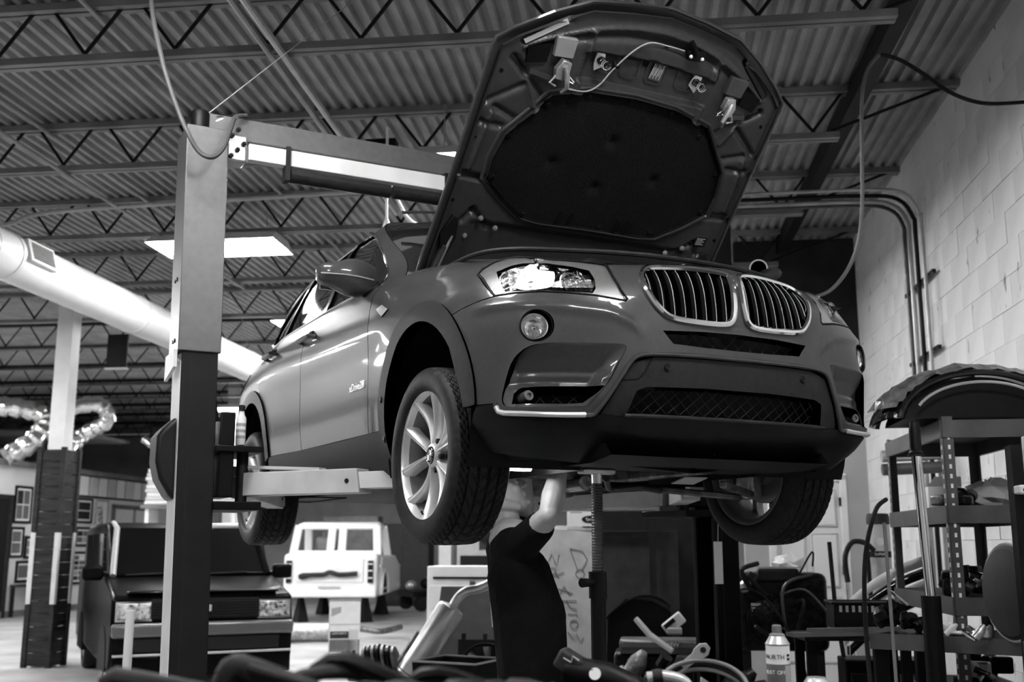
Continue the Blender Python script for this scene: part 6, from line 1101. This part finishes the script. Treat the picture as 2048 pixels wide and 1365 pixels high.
fn_ = bthing('radiator_fan', 'black radiator fan in a square shroud behind the black bin', 'fan', -1.17, 8.05); sh2 = MB().bb((-.21, .02, .16), (.21, .05, .72)).obj('shroud', 'dark_grey', fn_, bevel=.006); MB().tube([(.19 * cos(t), .0, .50 + .19 * sin(t)) for t in np.linspace(0, 2 * pi, 33)[:-1]], .012, 8, closed=True).obj('fan_ring', 'black_plastic', fn_)
for k in range(7):
    a = 2 * pi * k / 7; MB().add([(.05 * cos(a), 0, .5 + .05 * sin(a)), (.05 * cos(a + .5), -.01, .5 + .05 * sin(a + .5)), (.17 * cos(a + .75), -.025, .5 + .17 * sin(a + .75)), (.18 * cos(a + .4), 0, .5 + .18 * sin(a + .4))], [(0, 1, 2, 3)]).obj('fan_blade', 'mid_grey', fn_).modifiers.new('s', 'SOLIDIFY').thickness = .005
MB().lathe([(.055, 0), (.055, .03), (0, .04)], (0, 0, .5), (0, -1, 0), 18).obj('fan_hub', 'dark_grey', fn_); MB().bb((-.18, .0, 0), (.18, .06, .16)).obj('fan_foot', 'steel_dark', fn_)
for x in (-.18, -.02, .15): MB().bb((x, .015, .72), (x + .03, .045, .76)).obj('shroud_tab', 'dark_grey', fn_)
bn = bthing('black_bin', 'black open plastic bin with a pale rim below the mechanic', 'bin', -1.25, 7.38, 0, rz=R(-20)); 
MB().add([(-.20, -.17, 0), (.20, -.17, 0), (.20, .17, 0), (-.20, .17, 0), (-.24, -.21, .64), (.24, -.21, .64), (.24, .21, .64), (-.24, .21, .64), (-.225, -.195, .64), (.225, -.195, .64), (.225, .195, .64), (-.225, .195, .64), (-.19, -.16, .03), (.19, -.16, .03), (.19, .16, .03), (-.19, .16, .03)], [(0, 1, 2, 3), (0, 1, 5, 4), (1, 2, 6, 5), (2, 3, 7, 6), (3, 0, 4, 7), (8, 9, 13, 12), (9, 10, 14, 13), (10, 11, 15, 14), (11, 8, 12, 15), (12, 13, 14, 15), (4, 5, 9, 8), (5, 6, 10, 9), (6, 7, 11, 10), (7, 4, 8, 11)]).obj('bin_body', 'black_plastic', bn, 0); MB().tube([(-.24, -.21, .645), (.24, -.21, .645), (.24, .21, .645), (-.24, .21, .645)], .008, 6, closed=True).obj('bin_rim', 'light_grey', bn)
wc = bthing('white_tool_cart', 'white tool chest with black drawer line behind the tall muffler', 'tool chest', -1.75, 10.65); MB().bb((-.34, -.2, .12), (.32, .25, 1.20)).obj('chest', 'white_paint', wc, bevel=.008); MB().bb((-.28, -.215, 1.08), (.30, -.19, 1.10)).obj('drawer_gap', 'ink', wc); MB().bb((.08, -.225, .98), (.13, -.2, 1.06)).obj('latch', 'steel_mid', wc)
for z in (.3, .55, .8): MB().bb((-.31, -.212, z), (.29, -.2, z + .22)).obj('drawer', 'white_paint', wc, bevel=.006)
for x in (-.28, .26):
    for y in (-.14, .2): MB().lathe([(.02, -.015), (.06, -.015), (.06, .015), (.02, .015)], (x, y, .06), (1, 0, 0), 14).obj('caster', 'rubber', wc)
# tall pale locker behind, and yellow brace bar
lk2 = bthing('pale_locker', 'pale wall cabinet with a dark diagonal brace behind the mechanic', 'cabinet', -1.55, 12.6); MB().bb((-.62, 0, .0), (.9, .4, 1.62)).obj('cabinet_body', 'light_grey', lk2, bevel=.006); MB().bar((-.1, -.03, .95), (.55, -.03, 1.55), .03, .14, (0, 1, 0)).obj('brace', 'steel_dark', lk2); MB().bb((-.36, -.01, 1.35), (-.18, .0, 1.45)).obj('handle_recess', 'dark_grey', lk2); MB().bb((-.58, -.012, .1), (-.15, 0, 1.28)).obj('door_opening', 'ink', lk2)
# ================================================================ FOREGROUND BENCH (its top lies just under the picture)
fbn = bthing('front_bench', 'tool bench right in front of the camera', 'workbench', 0, 0); MB().bb((-1.5, .95, .955), (1.25, 3.12, .995)).obj('bench_top', 'wood_dark', fbn)
for x in (-1.4, 1.15):
    for y in (1.05, 3.02): MB().bb((x - .04, y - .04, 0), (x + .04, y + .04, .955)).obj('leg', 'steel_dark', fbn)
def bt_(name, label, cat, u, v, z=.995, rz=0): return bthing(name, label, cat, u, v, z, None, rz)
h1 = bt_('breaker_bar', 'blurred dark tool handle at the bottom left corner', 'tool', -.66, 1.48); MB().tube([(-.092, 0, .213), (-.075, 0, .222), (-.008, .01, .212), (.06, .02, .200)], [.014, .017, .015, .014], 12).obj('grip', 'rubber', h1); MB().tube([(.06, .02, .20), (.16, .03, .16)], .012, 10).obj('shaft', 'steel_mid', h1); MB().bb((-.06, -.04, 0), (.02, .04, .165)).obj('rest_block', 'rubber', h1, bevel=.01)
h2 = bt_('padded_handle', 'blurred black padded handle left of centre at the bottom edge', 'tool', -.52, 1.52); 
P = crom([(-.072, 0, .19), (-.060, 0, .230), (-.03, 0, .228), (.011, 0, .214), (.056, 0, .200)], 5, False); MB().tube(P, [.022] * 8 + [.020] * (len(P) - 8), 14).obj('grip', 'rubber', h2); MB().bb((-.07, -.05, 0), (.05, .05, .19)).obj('body', 'black_plastic', h2, bevel=.03, seg=3); MB().tube([(-.03, -.024, .238), (.06, -.02, .215)], .006, 8).obj('rib', 'dark_grey', h2)
h3 = bt_('tangled_harness', 'blurred tangle of dark straps and cables along the bottom edge', 'cable', -.36, 1.55); rn = random.Random(2)
for k in range(9): P = crom([(-.22 + .05 * k + rn.uniform(-.05, .05), rn.uniform(-.06, .06), .02), (-.16 + .045 * k, rn.uniform(-.05, .05), .215 + rn.uniform(-.02, .015) - .003 * k), (-.05 + .045 * k, rn.uniform(-.05, .05), .222 + rn.uniform(-.03, .01) - .005 * k), (.06 + .045 * k, rn.uniform(-.05, .05), .15 - .005 * k), (.12 + .05 * k, 0, .02)], 5, False); MB().tube(P, rn.uniform(.008, .016), 8).obj('strand', rn.choice(['rubber', 'black_plastic', 'dark_grey']), h3)
MB().bar((.08, 0, .19), (.42, 0, .10), .02, .02).obj('bar', 'dark_grey', h3)
# cordless drill
dr_ = bt_('cordless_drill', 'dark cordless drill lying on the bench below the jack stand', 'drill', -.13, 2.78, .995, R(-12)); MB().tube([(-.07, 0, .10), (.03, 0, .085), (.10, 0, .06), (.13, 0, .05)], [.034, .036, .032, .022], 14).obj('motor_body', 'black_plastic', dr_); MB().box((-.06, 0, .115), (.07, .06, .05), Matrix.Rotation(R(30), 3, 'Y')).obj('battery', 'dark_grey', dr_, bevel=.008); MB().lathe([(.02, 0), (.022, .03), (.012, .05), (0, .05)], (.13, 0, .05), (1, 0, -.35), 14).obj('chuck', 'steel_mid', dr_); MB().tube([(-.02, 0, .07), (.0, -.02, .01)], [.022, .024], 10).obj('handle', 'black_plastic', dr_); MB().lathe([(0, .0), (.015, .0), (.015, .001)], (.01, -.034, .095), (0, -1, .35), 14).obj('label', 'paper', dr_); MB().tube([(-.07, -.034, .13), (-.05, -.036, .12), (-.045, -.036, .135), (-.03, -.036, .125)], .002, 5).obj('squiggle', 'light_grey', dr_)
ws = bt_('flat_wrench', 'flat steel wrench sticking up behind the drill', 'wrench', .00, 2.95); fr = ((0, 0, .02), (.78, 0, .62), (-.62, 0, .78), (0, -1, 0)); MB().prism([(-.02, -.010), (.16, -.011), (.17, -.017), (.19, -.018), (.205, -.008), (.205, .008), (.19, .018), (.17, .017), (.16, .011), (-.02, .010)], 0, .005, fr).obj('shank', 'galv', ws, bevel=.001); MB().lathe([(.008, 0), (.008, .001), (0, .001)], Vector((0, -.0055, .02)) + Vector((.78, 0, .62)) * .187, (0, -1, 0), 14).obj('hole', 'ink', ws)
el = bt_('pipe_elbow', 'short bright pipe elbow with black collar beside the hose coil', 'pipe', .05, 2.72); MB().tube(crom([(-.05, 0, .09), (-.01, 0, .095), (.04, 0, .08), (.055, 0, .03), (.055, 0, .0)], 5, False), .014, 12).obj('elbow', 'alu', el); MB().lathe([(.018, -.012), (.020, 0), (.018, .012)], (-.025, 0, .093), (1, 0, .1), 14).obj('collar', 'rubber', el)
hc = bt_('hose_coil', 'coil of grey hose with clamps on the bench right of the drill', 'hose', .14, 2.88)
for k in range(3): MB().tube([(.11 * cos(t), .09 * sin(t) - .01 * k, .03 + .012 * k + .055 * max(0, sin(t))) for t in np.linspace(0, 2 * pi, 40)[:-1]], .006, 8, closed=True).obj('hose_loop', ('steel_light', 'rubber', 'mid_grey')[k], hc)
MB().lathe([(.013, 0), (.013, .055), (.010, .062), (0, .062)], (.01, -.05, .0), (0, 0, 1), 14).obj('plug', 'mid_grey', hc)
for k in range(4): lump('bench_part', ['dark fitting left of the drill', 'black motor casing behind the hose coil', 'ribbed duct end behind the drill', 'black bracket near the right lift post foot'][k], 'car part', [-.24, .08, -.02, .24][k], [2.85, 3.02, 3.05, 3.0][k], .995, [(.05, .04, .06), (.08, .06, .13), (.06, .05, .12), (.05, .05, .06)][k], [['grease', 'rubber'], ['grease', 'black_plastic'], ['rubber', 'cast_metal'], ['grease']][k], 6, 150 + k, 'parts on the front bench')
# aerosol can
cn = bt_('aerosol_can', 'aerosol can with a white band reading WURTH on the front bench', 'spray can', .347, 3.04); MB().lathe([(.0295, 0), (.031, .003), (.031, .142), (.0285, .148)], (0, 0, 0), (0, 0, 1), 32).obj('can_body', 'mid_grey', cn)
MB().lathe([(.0314, .095), (.0314, .142)], (0, 0, 0), (0, 0, 1), 32, False).obj('white_band', 'paper', cn); MB().lathe([(.0313, .142), (.0325, .146), (.030, .150), (.024, .160), (.020, .166), (.0205, .170), (.013, .174)], (0, 0, 0), (0, 0, 1), 32).obj('dome', 'galv', cn); MB().lathe([(.013, .173), (.0125, .192), (.009, .195), (0, .195)], (0, 0, 0), (0, 0, 1), 18).obj('nozzle_cap', 'mid_grey', cn)
def wraptext(body, size, m, parent, z, r, a0, da):
    for i, ch in enumerate(body):
        if ch == ' ': continue
        a = a0 + da * (i - (len(body) - 1) / 2); p = Vector((r * sin(a), -r * cos(a), z)); text(ch, size, m, parent, p, frame3((cos(a), sin(a), 0), (0, 0, 1)), 'letter', .0003)
wraptext('WURTH', .0165, 'ink', cn, .113, .0317, R(-18) - .1, .34); wraptext('RUST OFF', .0135, 'paper', cn, .074, .0313, R(-18) - .1, .24)
for k in range(2): MB().box((.0317 * sin(.85), -.0317 * cos(.85), .108 + k * .010), (.010, .001, .006), .85).obj('emblem', 'ink', cn)
MB().box((.0312 * sin(.75), -.0312 * cos(.75), .07), (.018, .001, .045), .75).obj('small_print', 'light_grey', cn)
c2 = bt_('spray_can_lid', 'silver lid of a second spray can lower right of the WURTH can', 'can', .435, 2.98); MB().lathe([(.034, 0), (.034, .045), (.036, .05), (.032, .056), (.026, .064), (.024, .068), (.0, .07)], (0, 0, 0), (0, 0, 1), 28).obj('lid', 'galv', c2); MB().lathe([(.0345, .02), (.0345, .04)], (0, 0, 0), (0, 0, 1), 28, False).obj('band', 'dark_grey', c2)
c3 = bt_('glue_bottle', 'small white bottle top at the bottom edge right of the spray cans', 'bottle', .85, 2.9); MB().lathe([(.012, 0), (.012, .045), (.010, .05), (0, .05)], (0, 0, 0), (0, 0, 1), 16).obj('cap', 'paper', c3); MB().lathe([(.013, 0), (.013, .008)], (0, 0, 0), (0, 0, 1), 16, False).obj('ring', 'light_grey', c3)
tr2 = bt_('steel_tray', 'bent sheet metal tray edge left of the WURTH can', 'tray', .23, 3.05); MB().bb((-.09, -.03, 0), (.06, .03, .004)).obj('tray_floor', 'steel_mid', tr2); MB().bar((-.09, -.03, .03), (.06, -.03, .03), .003, .03).obj('tray_side', 'galv', tr2); MB().bar((-.09, -.03, .045), (-.06, .03, .02), .003, .03).obj('tray_end', 'galv', tr2)
